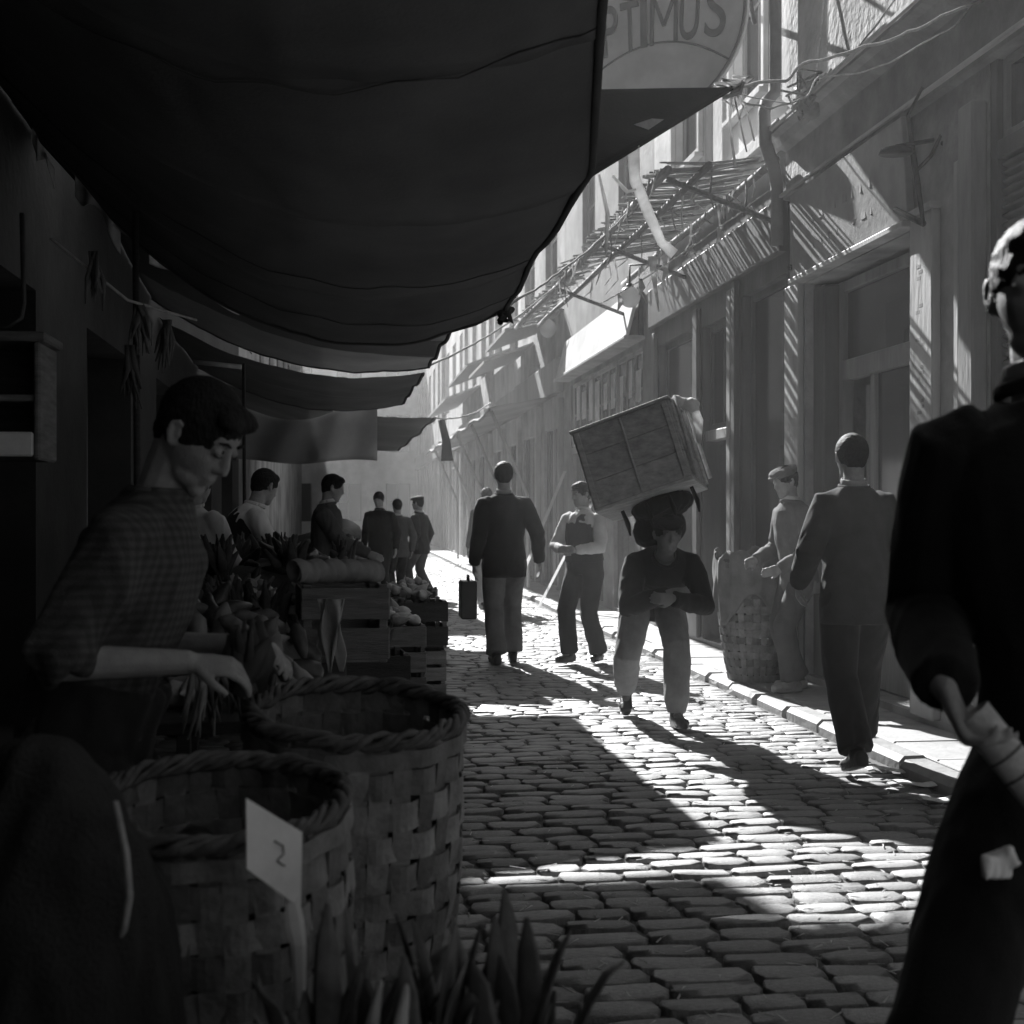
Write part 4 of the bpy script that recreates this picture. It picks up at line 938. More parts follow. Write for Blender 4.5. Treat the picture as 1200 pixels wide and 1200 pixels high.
# ---- man in jacket seen from behind, walking away on the right
person('bare-headed man in a grey jacket seen from behind stepping along the kerb', (2.57, 6.62, .03), R(-4), .965, pelvis=(0, 0, .93), neck=(0, .05, 1.47), head=(4, 6),
       hands={'R': ((.25, .05, .90), (.2, -1, 0), (0, .2, -1), (-1, 0, 0), .7), 'L': ((-.27, .14, .96), (-.3, -1, 0), (.1, .6, -.8), (1, 0, 0), .8)},
       feet={'L': ((-.05, -.16, .12), (0, 1, 0), (-.1, 1, 0), -18), 'R': ((.13, .36, .11), (.1, 1, 0), (.15, 1, 0), 14)},
       outfit='suit', mats=dict(top='cloth_jacket', trousers='cloth_dark', collar='cloth_light'), voxel=.008, seed=11, sw=.15)
# ---- man with briefcase walking away down the middle
person('man in a dark suit walking away down the street carrying a case', (1.41, 11.85, 0), R(2), 1.0, pelvis=(0, 0, .93), neck=(0, .03, 1.48), head=(-2, 0),
       hands={'R': ((.31, .02, .90), (.25, -1, 0), (.15, .1, -1)), 'L': ((-.26, .05, .88), (-.1, -1, 0), (-.02, .1, -1))},
       feet={'L': ((-.08, -.06, .09), (0, 1, 0), (-.1, 1, 0)), 'R': ((.09, .10, .09), (0, 1, 0), (.1, 1, 0))},
       outfit='suit', mats=dict(top='cloth_dark', trousers='cloth_grey', collar='cloth_light'), voxel=.009, seed=14)
bc = thing('briefcase', 'dark upright case in the hand of the man walking away', 'case', (1.13, 11.92, .38))
obj('case', MB().box((1.03, 11.83, .39), (1.17, 12.1, .72)), 'leather', bc, bevel=.012)
tubeobj('handle', [(1.1, 11.88, .72), (1.1, 11.88, .765), (1.1, 11.99, .765), (1.1, 11.99, .72)], .009, 'leather', bc)
# someone beyond him, mostly hidden
person('person in light trousers walking beyond the man with the case', (1.98, 18.6, 0), R(10), .95, feet={'L': ((-.1, -.15, .09), (0, 1, 0), (0, 1, 0)), 'R': ((.12, .22, .10), (0, 1, 0), (.2, 1, 0))}, outfit='shirt', mats=dict(top='cloth_grey', trousers='cloth_light'), voxel=.012, seed=15)
# ---- lad in waistcoat with folded hands
person('lad in white shirt and dark waistcoat holding his hands together beside the porter', (2.10, 11.75, .02), R(140), .90, pelvis=(0, 0, .92), neck=(0, .02, 1.46), head=(-18, 8),
       hands={'R': ((.06, .30, 1.08), (1, -.5, -.5), (-.8, .5, .1), (0, -1, 0), .7), 'L': ((-.05, .30, 1.08), (-1, -.5, -.5), (.8, .5, .1), (0, -1, 0), .7)},
       feet={'R': ((.10, .12, .09), (0, 1, 0), (.2, 1, 0)), 'L': ((-.10, -.10, .09), (0, 1, 0), (-.2, 1, 0))},
       outfit='vest', mats=dict(top='cloth_white', trousers='cloth_dark', vest='cloth_dark'), voxel=.009, seed=17)
# ---- porter bowed under a chest
px_, py_ = 1.96, 8.42
person('porter bowed under a large wooden chest walking towards the viewer', (px_, py_, .0), R(176), .97, pelvis=(0, -.14, .84), neck=(.0, .34, 1.08), head=(6, 8),
       hands={'R': ((.02, .50, .86), (1, -.6, -.4), (-1, .15, .05), (0, -1, .2), .7), 'L': ((-.03, .53, .83), (-1, -.6, -.4), (1, .15, .05), (0, -1, .2), .7)},
       feet={'R': ((.15, -.34, .17), (.25, 1, 0), (.15, 1, 0), -30), 'L': ((-.09, .24, .09), (-.12, 1, 0), (-.1, 1, 0), 4)},
       outfit='jacket', mats=dict(top='cloth_dark', trousers='cloth_baggy', collar='cloth_grey', skin='skin_dark'), hat='cap', voxel=.0075, seed=21, taper=.055)
CM = Matrix.Rotation(R(-24), 3, 'Z') @ Matrix.Rotation(R(-19), 3, 'Y') @ Matrix.Rotation(R(-8), 3, 'X')
cc = at(750, 540, 8.62)
ch = thing('wooden_chest', 'large planked wooden chest tilted on the back of the porter', 'chest', cc-Vector((0, 0, .4)))
W_, D_, H_ = .64, .46, .50
def cb(c, size): return MB().obox(cc+CM@Vector(c), size, CM)
for k, (z0, z1) in enumerate(((-.25, -.0845), (-.083, .0925), (.094, .25))):
    obj('plank', cb((0, -D_/2+.009, (z0+z1)/2), (W_-.002, .018, z1-z0)), 'crate_wood', ch, bevel=.004); obj('plank', cb((0, D_/2-.009, (z0+z1)/2), (W_-.002, .018, z1-z0)), 'crate_wood', ch, bevel=.004)
    obj('plank', cb((W_/2-.009, 0, (z0+z1)/2), (.018, D_-.04, z1-z0)), 'crate_wood', ch, bevel=.004); obj('plank', cb((-W_/2+.009, 0, (z0+z1)/2), (.018, D_-.04, z1-z0)), 'crate_wood', ch, bevel=.004)
obj('lid', cb((0, 0, H_/2+.012), (W_+.02, D_+.02, .022)), 'crate_wood', ch, bevel=.004); obj('bottom', cb((0, 0, -H_/2-.011), (W_, D_, .02)), 'crate_wood', ch, bevel=.004)
for x in (-W_/2+.03, .0, W_/2-.03): obj('batten', cb((x, -D_/2-.009, 0), (.035 if x else .014, .012, H_-.01)), 'crate_wood', ch, bevel=.004)
for y in (-D_/2+.05, D_/2-.05): obj('batten', cb((W_/2+.009, y, 0), (.017, .05, H_-.01)), 'crate_wood', ch, bevel=.004)
# padded carrying saddle and ropes
sdl = thing('carrying_pad', 'dark straw carrying pad between the chest and the porter', 'pad', cc-Vector((0, 0, .5)))
mb = MB(); c1 = cc+CM@Vector((.04, 0, -.33)); mb.ell(c1+CM@Vector((0, .06, .02)), (.20, .18, .08), CM, 16, 9); mb.ell(c1+Vector((.02, .14, -.13)), (.17, .15, .13), CM, 14, 9)
pad = remesh('pad', mb, 'cloth_dark', .012, sdl, 2, .014, 16); pad.location = -Vector(sdl.location)
for k in range(4):
    p = c1+CM@Vector((-.2+.15*k, -.2, .02)); obj('fringe', MB().tube([p, p+Vector((.03, -.02, -.08)), p+Vector((.05, 0, -.15))], [.012, .016, .006], 6), 'cloth_dark', sdl, sm=True)
rp_ = thing('carrying_rope', 'rope lashed round the chest with a white cloth knot at its corner', 'rope', cc)
k0 = cc+CM@Vector((W_/2+.10, -.02, H_/2-.03))
loop = [(W_/2+.03, -D_/2-.03, -.28), (W_/2+.03, -D_/2+.1, .28), (W_/2+.03, D_/2, .29), (W_/2+.03, D_/2+.03, -.2)]
obj('lashing', MB().tube([cc+CM@Vector(p) for p in loop], .012, 6), 'rope', rp_, sm=True)
mb = MB(); mb.ell(k0, (.055, .05, .045), None, 12, 8); mb.caps(k0, cc+CM@Vector((W_/2+.02, -.05, H_/2+.02)), .025, .03, 8)
kx = remesh('knot', mb, 'cloth_white', .008, rp_, 1, .01, 22); kx.location = -Vector(rp_.location)
obj('cloth_end', MB().tube([k0, k0+Vector((.04, 0, -.10)), k0+Vector((.05, .01, -.24))], [(.03, .008), (.035, .006), (.015, .004)], 8), 'rag', rp_, sm=True)
# ---- capped man by the wall, beyond the jacket man
person('man in a flat cap and light jacket standing by the wall near the wrapped basket', (3.20, 9.35, .06), R(100), .92, head=(10, 14), pelvis=(0, -.02, .92), neck=(0, .06, 1.45),
       hands={'R': ((.2, .25, 1.0), (.6, -1, 0), (-.2, 1, -.3)), 'L': ((-.2, .25, .95), (-.6, -1, 0), (.2, 1, -.3))},
       feet={'L': ((-.10, .10, .09), (0, 1, 0), (-.1, 1, 0)), 'R': ((.10, -.05, .09), (0, 1, 0), (.1, 1, 0))},
       outfit='jacket', mats=dict(top='cloth_grey', trousers='cloth_mid', hat='cloth_grey', shoe='leather_pale'), hat='cap', voxel=.009, seed=24)
# ---- stall people under the awnings
person('stallholder in dark waistcoat and white sleeves reaching over his goods', (-.76, 9.3, 0), R(-70), .97, pelvis=(0, -.08, .92), neck=(0, .20, 1.40), head=(20, 22),
       hands={'R': ((.12, .52, 1.0), (.6, -.6, -.6), (0, 1, -.4)), 'L': ((-.15, .50, 1.02), (-.6, -.6, -.6), (0, 1, -.3))}, outfit='vest', mats=dict(top='cloth_white', vest='cloth_black'), voxel=.010, seed=26)
person('stall helper in a white shirt facing the stallholder', (-.88, 8.2, 0), R(-30), .92, head=(0, 20), hands={'R': ((.1, .40, 1.05), (.6, -.6, -.6), (0, 1, -.4)), 'L': ((-.15, .40, 1.02), (-.6, -.6, -.6), (0, 1, -.3))}, outfit='shirt', mats=dict(top='cloth_white'), voxel=.010, seed=27)
person('dark clothed stallholder at the stall beyond the white-sleeved one', (-.15, 11.9, 0), R(-100), .95, head=(10, 15), hands={'R': ((.12, .42, 1.02), (.6, -.6, -.6), (0, 1, -.4))}, outfit='jacket', mats=dict(top='cloth_mid'), voxel=.010, seed=28)
person('dark clothed shopper far down the stall side with bowed head', (.56, 19.8, 0), R(160), .93, head=(0, 15), outfit='jacket', voxel=.012, seed=29)
person('smaller shopper in grey beside the dark clothed shopper', (.84, 20.4, 0), R(20), .87, outfit='jacket', mats=dict(top='cloth_mid'), voxel=.012, seed=30)
person('far shopper in a cap standing in the open street', (1.22, 21.2, 0), R(60), .90, hat='cap', outfit='jacket', mats=dict(top='cloth_dark', trousers='cloth_mid'), feet={'L': ((-.1, .15, .09), (0, 1, 0), (0, 1, 0)), 'R': ((.1, -.12, .09), (0, 1, 0), (0, 1, 0))}, voxel=.012, seed=31)
mat('wicker_mid', 0.17, 0.8, 0.4, 14, 0.4, 70, rand=0.4)
# ================================================================== woven baskets
def basket(label, c, r0, r1, h, tilt=(0, 0), nst=34, nrow=17, m='wicker', group=None, content=None):
    """tall splint basket: upright staves and woven splints, each splint ring a band that goes in and out of the staves"""
    t = thing('basket', label, 'basket', c, 0, group)
    T = Matrix.Rotation(R(tilt[0]), 3, 'X') @ Matrix.Rotation(R(tilt[1]), 3, 'Y'); c = Vector(c)
    def rad_(z): return lerp(r0, r1, z/h)+.03*math.sin(z/h*math.pi)
    def pt(a, z, dr): r = rad_(z)+dr+.006*nz((math.cos(a)*2, math.sin(a)*2, z*2), 2, 4); return T@Vector((r*math.cos(a), r*math.sin(a), z))
    wS = 2*math.pi/nst
    for k in range(nst):
        a = k*wS+rng.uniform(-.02, .02); mb = MB(); sh = .06*math.sin(k*1.3)
        def fn(u, v, a=a): z = v*h; return pt(a+sh*v*.4+(u-.5)*wS*.8, z, .004*math.cos(v*nrow*math.pi+(k % 2)*math.pi))
        obj('stave', MB().grid(fn, 1, nrow*2), m, t, solid=.0025, local=True)
    hr = h/nrow
    for j in range(nrow):
        z0 = (j+.12)*hr; hh = hr*rng.uniform(.78, .9); ph = rng.random()*.2
        nseg = nst*4
        def fn2(u, v, j=j): a = u*2*math.pi+ph; return pt(a, z0+v*hh+.004*math.sin(u*17+j), .0065*math.sin(a/wS*math.pi+math.pi*j+.5*math.pi))
        obj('splint', MB().grid(fn2, nseg, 1), m, t, solid=.0025, local=True)
    for i in range(5):   # rim bundle of canes
        pts = []
        for k in range(241):
            u = k/240; ph = u*2*math.pi*9+i*2*math.pi/5
            pts.append(pt(u*2*math.pi, h, .012*math.cos(ph))+T@Vector((0, 0, .012*math.sin(ph))))
        obj('rim_strand', MB().tube([p+Vector((nz(p, 14, i), nz(p, 14, i+4), nz(p, 14, i+8)))*.008 for p in pts], [.0075+.001*math.sin(k*.9+i)+.001*math.sin(k*.31+2*i) for k in range(241)], 6), 'wicker_dark', t, sm=True, local=True)
    obj('rim_band', MB().grid(lambda u, v: pt(u*2*math.pi, h-.055+v*.035, .010+.003*math.sin(u*90)), 120, 1), m, t, solid=.004, local=True)
    mb = MB(); mb.tube([pt(0, .02, 0)*0+T@Vector((0, 0, .01)), T@Vector((0, 0, .025))], [r0-.01]*2, 24); obj('bottom', mb, 'wicker_dark', t, local=True)
    return t, T, pt
b1, T1, pt1 = basket('tall empty woven basket with a thick rim at the edge of the cobbles', (.0, 3.09, .02), .19, .225, .88, (8, 2), 28, 14)
b2, T2, pt2 = basket('second tall woven basket holding the white price card', (-.205, 2.58, .02), .19, .222, .80, (8, -1), 28, 13)
# produce down inside the baskets
for (bb, z, n_, rr, lab) in ((b1, .62, 22, .17, 'dark round fruit lying in the tall empty woven basket'), (b2, .66, 26, .19, 'dark round fruit lying in the basket with the price card')):
    mb = MB()
    for k in range(n_):
        a = rng.random()*6.28; r = rr*math.sqrt(rng.random()); mb.ell(Vector(bb.location)+Vector((r*math.cos(a), r*math.sin(a)-.07, z+rng.uniform(-.02, .02))), (.04, .04, .038), None, 8, 6)
    mb.tube([Vector(bb.location)+Vector((0, -.07, z-.1)), Vector(bb.location)+Vector((0, -.07, z))], rr, 16)
    o = obj('fruit_fill', mb, 'veg_dark', None, sm=True); stuff(tag(o, lab, 'fruit'))
# price card folded on a split stick
CZ = 2.12
pc = thing('price_card', 'white price card on a split stick standing in the woven basket', 'card', at(346, 1110, 2.150))
q0 = [at(288, 935, 2.06), at(354, 975, 2.13), at(352, 1063, 2.13), at(338, 1055, 2.115), at(289, 1018, 2.06)]
mb = MB().add([q0[0], q0[1], q0[2], q0[3], q0[4]], [(0, 1, 2, 3, 4)]); obj('card', mb, 'paper', pc, solid=.002)
obj('stick', MB().tube([at(340, 1040, 2.125), at(345, 1080, 2.120), at(350, 1108, 2.110), at(352, 1180, 2.105)], [(.009, .002), (.015, .003), (.012, .003), (.008, .003)], 6), 'paper', pc)
s_ = [at(322, 985, 2.095), at(332, 990, 2.105), at(333, 1000, 2.106), at(325, 1008, 2.098), at(334, 1014, 2.107)]
obj('figure', MB().tube([p+Vector((0, -.003, 0)) for p in s_], .0018, 5), 'cloth_light', pc, sm=True)
# basket handle / second low flat basket on the left edge, sack with pale strap
sk = thing('sack', 'dark bulging sack with a pale strap at the foot of the vendor', 'sack', (-.62, 2.0, 0))
c = at(70, 1000, 2.05)
mb = MB(); mb.ell((c.x, c.y, .55), (.17, .17, .42), None, 18, 14); mb.ell((c.x+.03, c.y, .3), (.2, .19, .3), None, 18, 12); mb.ell((c.x-.03, c.y, .93), (.07, .06, .06), None, 12, 8)
o = remesh('bag', mb, 'sack_dark', .010, sk, 2, .02, 8, 3, (1, 1, .4)); o.location = -Vector(sk.location)
obj('strap', MB().tube([at(135, 940, 1.97), at(148, 1000, 1.93), at(152, 1050, 1.92), at(145, 1090, 1.94), at(132, 1112, 1.98)], [.005]*5, 6), 'rope', sk, sm=True)

# ---- crates
def crate(label, c, size, rz=0, m='wood', parent=None, group=None, slats=3, mat_post='wood'):
    """open slatted crate: corner posts, side slats, bottom boards"""
    W, D, H = size; t = thing('crate', label, 'crate', c, rz, group)
    for sx in (-1, 1):
        for sy in (-1, 1): obj('post', MB().obox((sx*(W/2-.02), sy*(D/2-.02), H/2), (.03, .03, H)), mat_post, t, local=True, bevel=.003)
    sh = H/slats
    for k in range(slats):
        z = (k+.5)*sh; hs = sh*.80
        for sy in (-1, 1): obj('slat', MB().obox((0, sy*(D/2-.001), z+rng.uniform(-.004, .004)), (W, .010, hs), rot('Y', rng.uniform(-.8, .8))), m, t, local=True, bevel=.002)
        for sx in (-1, 1): obj('slat', MB().obox((sx*(W/2-.001), 0, z), (.010, D-.014, hs)), m, t, local=True, bevel=.002)
    for k in range(4): obj('bottom_board', MB().obox((0, -D/2+(k+.5)*D/4, .008), (W-.03, D/4-.012, .010)), m, t, local=True)
    return t
VEG = {}
def veg_mesh(kind):
    if kind in VEG: return VEG[kind]
    mb = MB(); mm = 'veg_mid'
    if kind == 'aubergine': mb.tube([(0,0,-.075),(0,0,-.06),(0,.005,-.02),(0,.008,.03),(0,.004,.065),(0,0,.08),(0,0,.10)], [.01,.032,.038,.028,.018,.014,.005], 10); mm = 'veg_dark'
    elif kind == 'tomato': mb.ell((0,0,0), (.038,.038,.031), None, 12, 8); mb.tube([(0,0,.028),(.003,0,.04)], .004, 5); mm = 'veg_mid'
    elif kind == 'pepper': mb.tube([(0,0,-.07),(.006,0,-.04),(.004,0,0),(0,0,.035),(0,0,.05),(0,0,.07)], [.004,.016,.024,.027,.018,.004], 9); mm = 'veg_mid'
    elif kind == 'pear': mb.tube([(0,0,-.045),(0,0,-.035),(0,0,-.01),(0,0,.02),(.003,0,.045),(.004,0,.055),(.006,0,.075)], [.01,.03,.037,.028,.018,.01,.003], 10); mm = 'veg_pale'
    elif kind == 'onion': mb.tube([(0,0,-.04),(0,0,-.03),(0,0,0),(0,0,.025),(0,0,.04),(.004,0,.07)], [.006,.028,.040,.028,.008,.003], 10); mm = 'veg_pale'
    me = bpy.data.meshes.new(kind); me.from_pydata([tuple(v) for v in mb.v], [], mb.f); me.materials.append(MATS[mm]); smooth(me); VEG[kind] = me
    return me
def heap(kind, label, cat, group, c, rx, ry, n, hmax, cone=True, zr=0):
    c = Vector(c); me = veg_mesh(kind)
    for k in range(n):
        a = rng.random()*6.28; r = math.sqrt(rng.random()); x, y = rx*r*math.cos(a), ry*r*math.sin(a)
        o = bpy.data.objects.new(kind, me); col.objects.link(o)
        o.location = c+Vector((x, y, hmax*(1-r*r)*(rng.random()**.4 if cone else 1)+.03)); o.rotation_euler = (rng.uniform(-1.6, 1.6), rng.uniform(-1.6, 1.6), rng.random()*6)
        s = rng.uniform(.85, 1.15); o.scale = (s, s, s); tag(o, label, cat, group)
def core(name, label, c, rx, ry, h, m='veg_dark'):
    mb = MB(); mb.ell((c[0], c[1], c[2]), (rx, ry, h), None, 16, 10)
    mb.v = [v if v.z > c[2]-.005 else Vector((v.x, v.y, c[2]-.005)) for v in mb.v]
    for v in mb.v: v.z += .02*nz(v, 12)*(v.z > c[2]+.01)
    return stuff(tag(obj(name, mb, m, None, sm=True), label, 'produce'))
def leafy(name, label, c, n, spread, hgt, m='leaf', wl=(.05, .16), group=None, cat='vegetable', drop=False):
    """bunch of long leaves / roots fanning from a foot"""
    mb = MB(); c = Vector(c)
    for k in range(n):
        a = rng.random()*6.28; e = c+Vector((math.cos(a)*spread*rng.random(), math.sin(a)*spread*rng.random(), hgt*rng.uniform(.6, 1)*(-1 if drop else 1)))
        m0 = lerp(c, e, .5)+Vector((rng.uniform(-.02, .02), rng.uniform(-.02, .02), 0)); ww = rng.uniform(*wl)*.1
        mb.tube([c+Vector((rng.uniform(-.02, .02), rng.uniform(-.02, .02), 0)), m0, e], [(ww*.7, ww*.5), (ww, ww*.4), (ww*.25, ww*.15)], 6)
    return tag(obj(name, mb, m, None, sm=True), label, cat, group)

# front stand with leeks at the lens foot
cr0 = crate('low slatted crate of leeks in front of the woven baskets', (.13, 1.86, .0), (.42, .34, .52), R(8), slats=5)
for k, (x, y) in enumerate(((.10, 1.84), (.16, 1.90), (.22, 1.86), (.05, 1.92), (.26, 1.93), (-.02, 1.85))):
    mb = MB()
    for q in range(14):
        b0 = Vector((x+rng.uniform(-.012, .012), y+rng.uniform(-.012, .012), .22)); a = rng.random()*6.28; out = rng.uniform(.02, .12); hh = rng.uniform(.34, .50)
        dv = Vector((math.cos(a), math.sin(a), 0)); pts = []; rad = []
        for i in range(9):
            t = i/8; pts.append(b0+dv*(out*t*t+.03*t)+Vector((0, 0, hh*(1.25*t-.32*t**4*out/.12)))); wd = .010 if t < .4 else .010+.010*math.sin((t-.4)/.6*math.pi)
            rad.append((wd*(1 if t < .95 else .35), .009*(1-t)+.0012))
        mb.tube(pts, rad, 7, side=(-dv.y, dv.x, 0))
    tag(obj('leek', mb, 'veg_mid', None, sm=True), 'leafy leek bunch standing in the low slatted crate', 'leek', 'leeks in the low crate')
for k, (x, y, ex, ey) in enumerate(((-.03, 1.78, 446, 1150), (.02, 1.76, 478, 1145))):
    e = at(ex, ey, 1.78); tag(obj('parsnip', MB().tube([Vector((x, y, .30)), lerp(Vector((x, y, .3)), e, .6), e], [.026, .02, .004], 9), 'veg_pale', None, sm=True), 'pale pointed root sticking up from the low slatted crate', 'root', 'roots in the low crate')

# trestle table of the young vendor
def table(label, x0, x1, y0, y1, z, m='wood_dark'):
    t = thing('stall_table', label, 'table', ((x0+x1)/2, (y0+y1)/2, 0)); n = max(3, int((x1-x0)/.16))
    for k in range(n): part(t, 'plank', m, [((x0+(x1-x0)*k/n+.003, y0, z-.03), (x0+(x1-x0)*(k+1)/n-.003, y1, z))], .003)
    for x in (x0+.06, x1-.06):
        for y in (y0+.1, y1-.1): part(t, 'leg', m, [((x-.03, y-.03, 0), (x+.03, y+.03, z-.032))], .004)
    part(t, 'apron', m, [((x1-.05, y0+.135, z-.15), (x1-.025, y1-.135, z-.033))], .003)
    return t
table('plank stall table heaped with vegetables before the young vendor', -.75, .02, 3.45, 6.3, .80)
c = (-.40, 4.35, .80); core('vegetable_heap', 'packed dark vegetables under the top layer of the vendor heap', c, .30, .55, .20)
heap('aubergine', 'glossy dark aubergine in the heap before the young vendor', 'aubergine', 'aubergines before the young vendor', (c[0], c[1]-.05, c[2]+.02), .31, .52, 46, .20)
heap('pepper', 'long pepper lying on the aubergine heap before the young vendor', 'pepper', 'peppers before the young vendor', (c[0]+.06, c[1]-.2, c[2]+.07), .24, .32, 26, .18)
heap('pear', 'pale pear at the front of the vendor heap', 'pear', 'pears before the young vendor', (-.27, 3.75, .80), .20, .16, 14, .05)
# bunches of roots hanging over the table's front edge
for k, (ex, ey, Z) in enumerate(((236, 770, 3.35), (262, 765, 3.35), (290, 775, 3.38), (318, 760, 3.4))):
    leafy('root_bunch', 'bunch of stringy roots hanging over the front of the vendor table', at(ex, ey, Z), 16, .07, .20, 'veg_pale' if k == 0 else 'veg_mid', (.05, .10), 'root bunches on the vendor table', 'roots', True)
# crate with a burlap roll and a frayed white cloth
crate('slatted crate with a sacking roll on its top', (.0, 4.95, .80), (.30, .42, .27), R(4), slats=2)
p0, p1_ = Vector((-.16, 4.75, 1.115)), Vector((.13, 5.0, 1.105))
rl = thing('sacking_roll', 'rolled sacking lying on top of the slatted crate', 'roll', lerp(p0, p1_, .5))
mb = MB(); pts = [lerp(p0, p1_, k/8) for k in range(9)]; mb.tube([lerp(p0, p1_, k/40)+Vector((0, 0, .003*math.sin(k*.8))) for k in range(41)], [.042+.004*math.sin(k*1.1)*math.sin(k*.37)+rng.uniform(-.0015, .0015) for k in range(41)], 16, cap=False); mb.tube(pts, [.03]*9, 12, cap=False); mb.tube(pts[1:-1], [.018]*7, 10)
obj('roll', mb, 'canvas_light', rl, sm=True)
def fray(u, v): return at(372+u*30+4*math.sin(v*5+u*9), 702+v*(78+14*math.sin(u*23)), 4.45)+Vector((0, .02*math.sin(u*16), 0))
tag(obj('frayed_cloth', MB().grid(fray, 22, 14), 'rag', None, sm=True, solid=.003), 'frayed pale cloth hanging from the slatted crate', 'cloth')
crate('dark crate under the vendor table edge', (-.1, 3.75, .0), (.5, .5, .36), R(-3), 'wood_dark', slats=3, mat_post='wood_dark')
# stack of crates at the street edge
crate('bottom crate of the street edge stack, boards weathered', (.50, 9.75, .02), (.46, .44, .34), R(-2), slats=3)
crate('top crate of the street edge stack, filled with fruit', (.49, 9.74, .375), (.47, .45, .33), R(3), 'wood_dark', slats=2)
heap('tomato', 'shiny round fruit in the top crate of the street edge stack', 'fruit', 'fruit in the street edge crates', (.49, 9.74, .64), .17, .17, 30, .08)
heap('pear', 'pale fruit scattered on the street edge crates', 'pear', 'pale fruit on the street edge crates', (.46, 9.66, .70), .17, .13, 8, .06)
crate('single crate standing beside the street edge stack', (.10, 9.4, .02), (.38, .4, .5), R(6), slats=4)
core('vegetable_heap', 'leafy heap on the single crate beside the street edge stack', (.10, 9.4, .50), .18, .19, .14, 'leaf')
crate('far crate of produce behind the street edge stack', (.62, 12.6, .02), (.5, .5, .6), R(-6), 'wood_dark', slats=4)
heap('onion', 'onion on the far crate behind the street edge stack', 'onion', 'onions on the far crate', (.62, 12.6, .60), .2, .2, 18, .1)
# further stall tables
table('second stall table before the white-sleeved stallholder', -.85, .10, 7.4, 10.6, .82)
core('vegetable_heap', 'dark leafy heap on the second stall table', (-.35, 7.9, .82), .40, .45, .24, 'leaf')
heap('aubergine', 'dark aubergine on the second stall table', 'aubergine', 'aubergines on the second stall table', (-.3, 7.8, .88), .36, .42, 34, .22)
heap('onion', 'pale onion on the second stall table', 'onion', 'onions on the second stall table', (-.22, 8.9, .83), .24, .35, 30, .12)
heap('pear', 'pale pear in the pile at the street end of the second stall table', 'pear', 'pears on the second stall table', (-.06, 9.9, .83), .12, .3, 20, .10)
table('third stall table under the dark third awning', -.75, .25, 13.4, 17.0, .82)
core('vegetable_heap', 'big dark heap on the third stall table', (-.2, 14.6, .82), .42, .9, .30, 'leaf')
heap('tomato', 'round fruit on the third stall table', 'fruit', 'fruit on the third stall table', (-.1, 14.2, .95), .3, .6, 36, .2)
heap('onion', 'pale onion at the end of the third stall table', 'onion', 'onions on the third stall table', (.08, 16.0, .83), .15, .5, 24, .1)
table('fourth stall table far down the street', -.6, .45, 22.5, 27, .85, 'wood')
core('vegetable_heap', 'pale heap on the fourth far stall table', (0, 24.5, .85), .4, 1.6, .35, 'veg_mid')
# basket of goods standing behind, seen over the heap
basket('small round basket on the second stall table behind the goods', (-.52, 10.25, .82), .15, .22, .26, (0, 0), 20, 6)
# awning posts along the stalls
for k, (x, y, h_, lab) in enumerate(((-.95, 6.55, 2.72, 'thin pole propping the huge awning behind the vendor table'), (-.9, 12.95, 2.70, 'dark pole at the back of the second stall'))):
    tag(tubeobj('pole', [(x, y, 0), (x+.01, y, h_*.5), (x, y, h_)], [.018, .017, .015], 'wood_dark'), lab, 'pole')
# more goods crowding the stalls
small = [((-.05, 5.75, .80), 'small basket of pale fruit beside the sacking roll crate', 'pear'), ((-.42, 5.75, .80), 'small basket of onions at the back of the vendor table', 'onion'),
         ((.02, 7.55, .82), 'small basket of fruit at the near corner of the second stall table', 'tomato'), ((-.02, 8.25, .82), 'small basket of peppers on the second stall table', 'pepper'),
         ((.02, 13.7, .82), 'small basket of onions at the near corner of the third stall table', 'onion')]
for c_, lab, kd in small:
    basket(lab, c_, .12, .17, .16, (0, 0), 16, 4)
    short = lab.replace('small basket of ', '').split(' ', 1)[1].replace('fruit ', '')
    core('fruit_bed', 'packed goods filling the small basket '+short, (c_[0], c_[1], c_[2]+.13), .14, .14, .06)
    heap(kd, kd+' piled in the small basket '+short, kd, 'goods in '+lab, (c_[0], c_[1], c_[2]+.14), .13, .13, 14, .07)
for k, (x, y, w_) in enumerate(((.12, 6.9, .4), (.30, 8.6, .42), (.22, 11.1, .44))):
    nm = ['crate of dark greens standing before the second stall table', 'crate of pale fruit at the street side of the second stall', 'crate of onions in the gap beyond the second stall'][k]
    crate(nm, (x, y, .01), (w_, .40, .62), R(rng.uniform(-6, 6)), 'wood' if k else 'wood_dark', slats=4)
    if k == 0:
        for q in range(7): leafy('greens', 'leafy bunch in the crate of dark greens', (x+rng.uniform(-.13, .13), y+rng.uniform(-.12, .12), .55), 22, .12, .22, 'leaf', (.1, .3), 'bunches in the crate of dark greens', 'greens')
    else:
        core('fruit_bed', 'packed goods under the top layer in the '+nm, (x, y, .56), .17, .17, .08)
        heap(['', 'pear', 'onion'][k], ['', 'pear', 'onion'][k]+' in the '+nm, ['', 'pear', 'onion'][k], 'goods in the '+nm, (x, y, .60), .17, .16, 22, .09)
for q in range(9): leafy('greens', 'leafy bunch laid along the vendor table behind the aubergines', (-.62+rng.uniform(0, .55), 5.2+rng.uniform(-.25, .5), .82), 20, .16, .26, 'leaf', (.1, .35), 'bunches on the vendor table', 'greens')
for q in range(8): leafy('greens', 'leafy bunch on the second stall table', (-.75+rng.uniform(0, .8), 7.5+rng.uniform(0, 1.2), .95), 20, .16, .25, 'leaf', (.1, .35), 'bunches on the second stall table', 'greens')
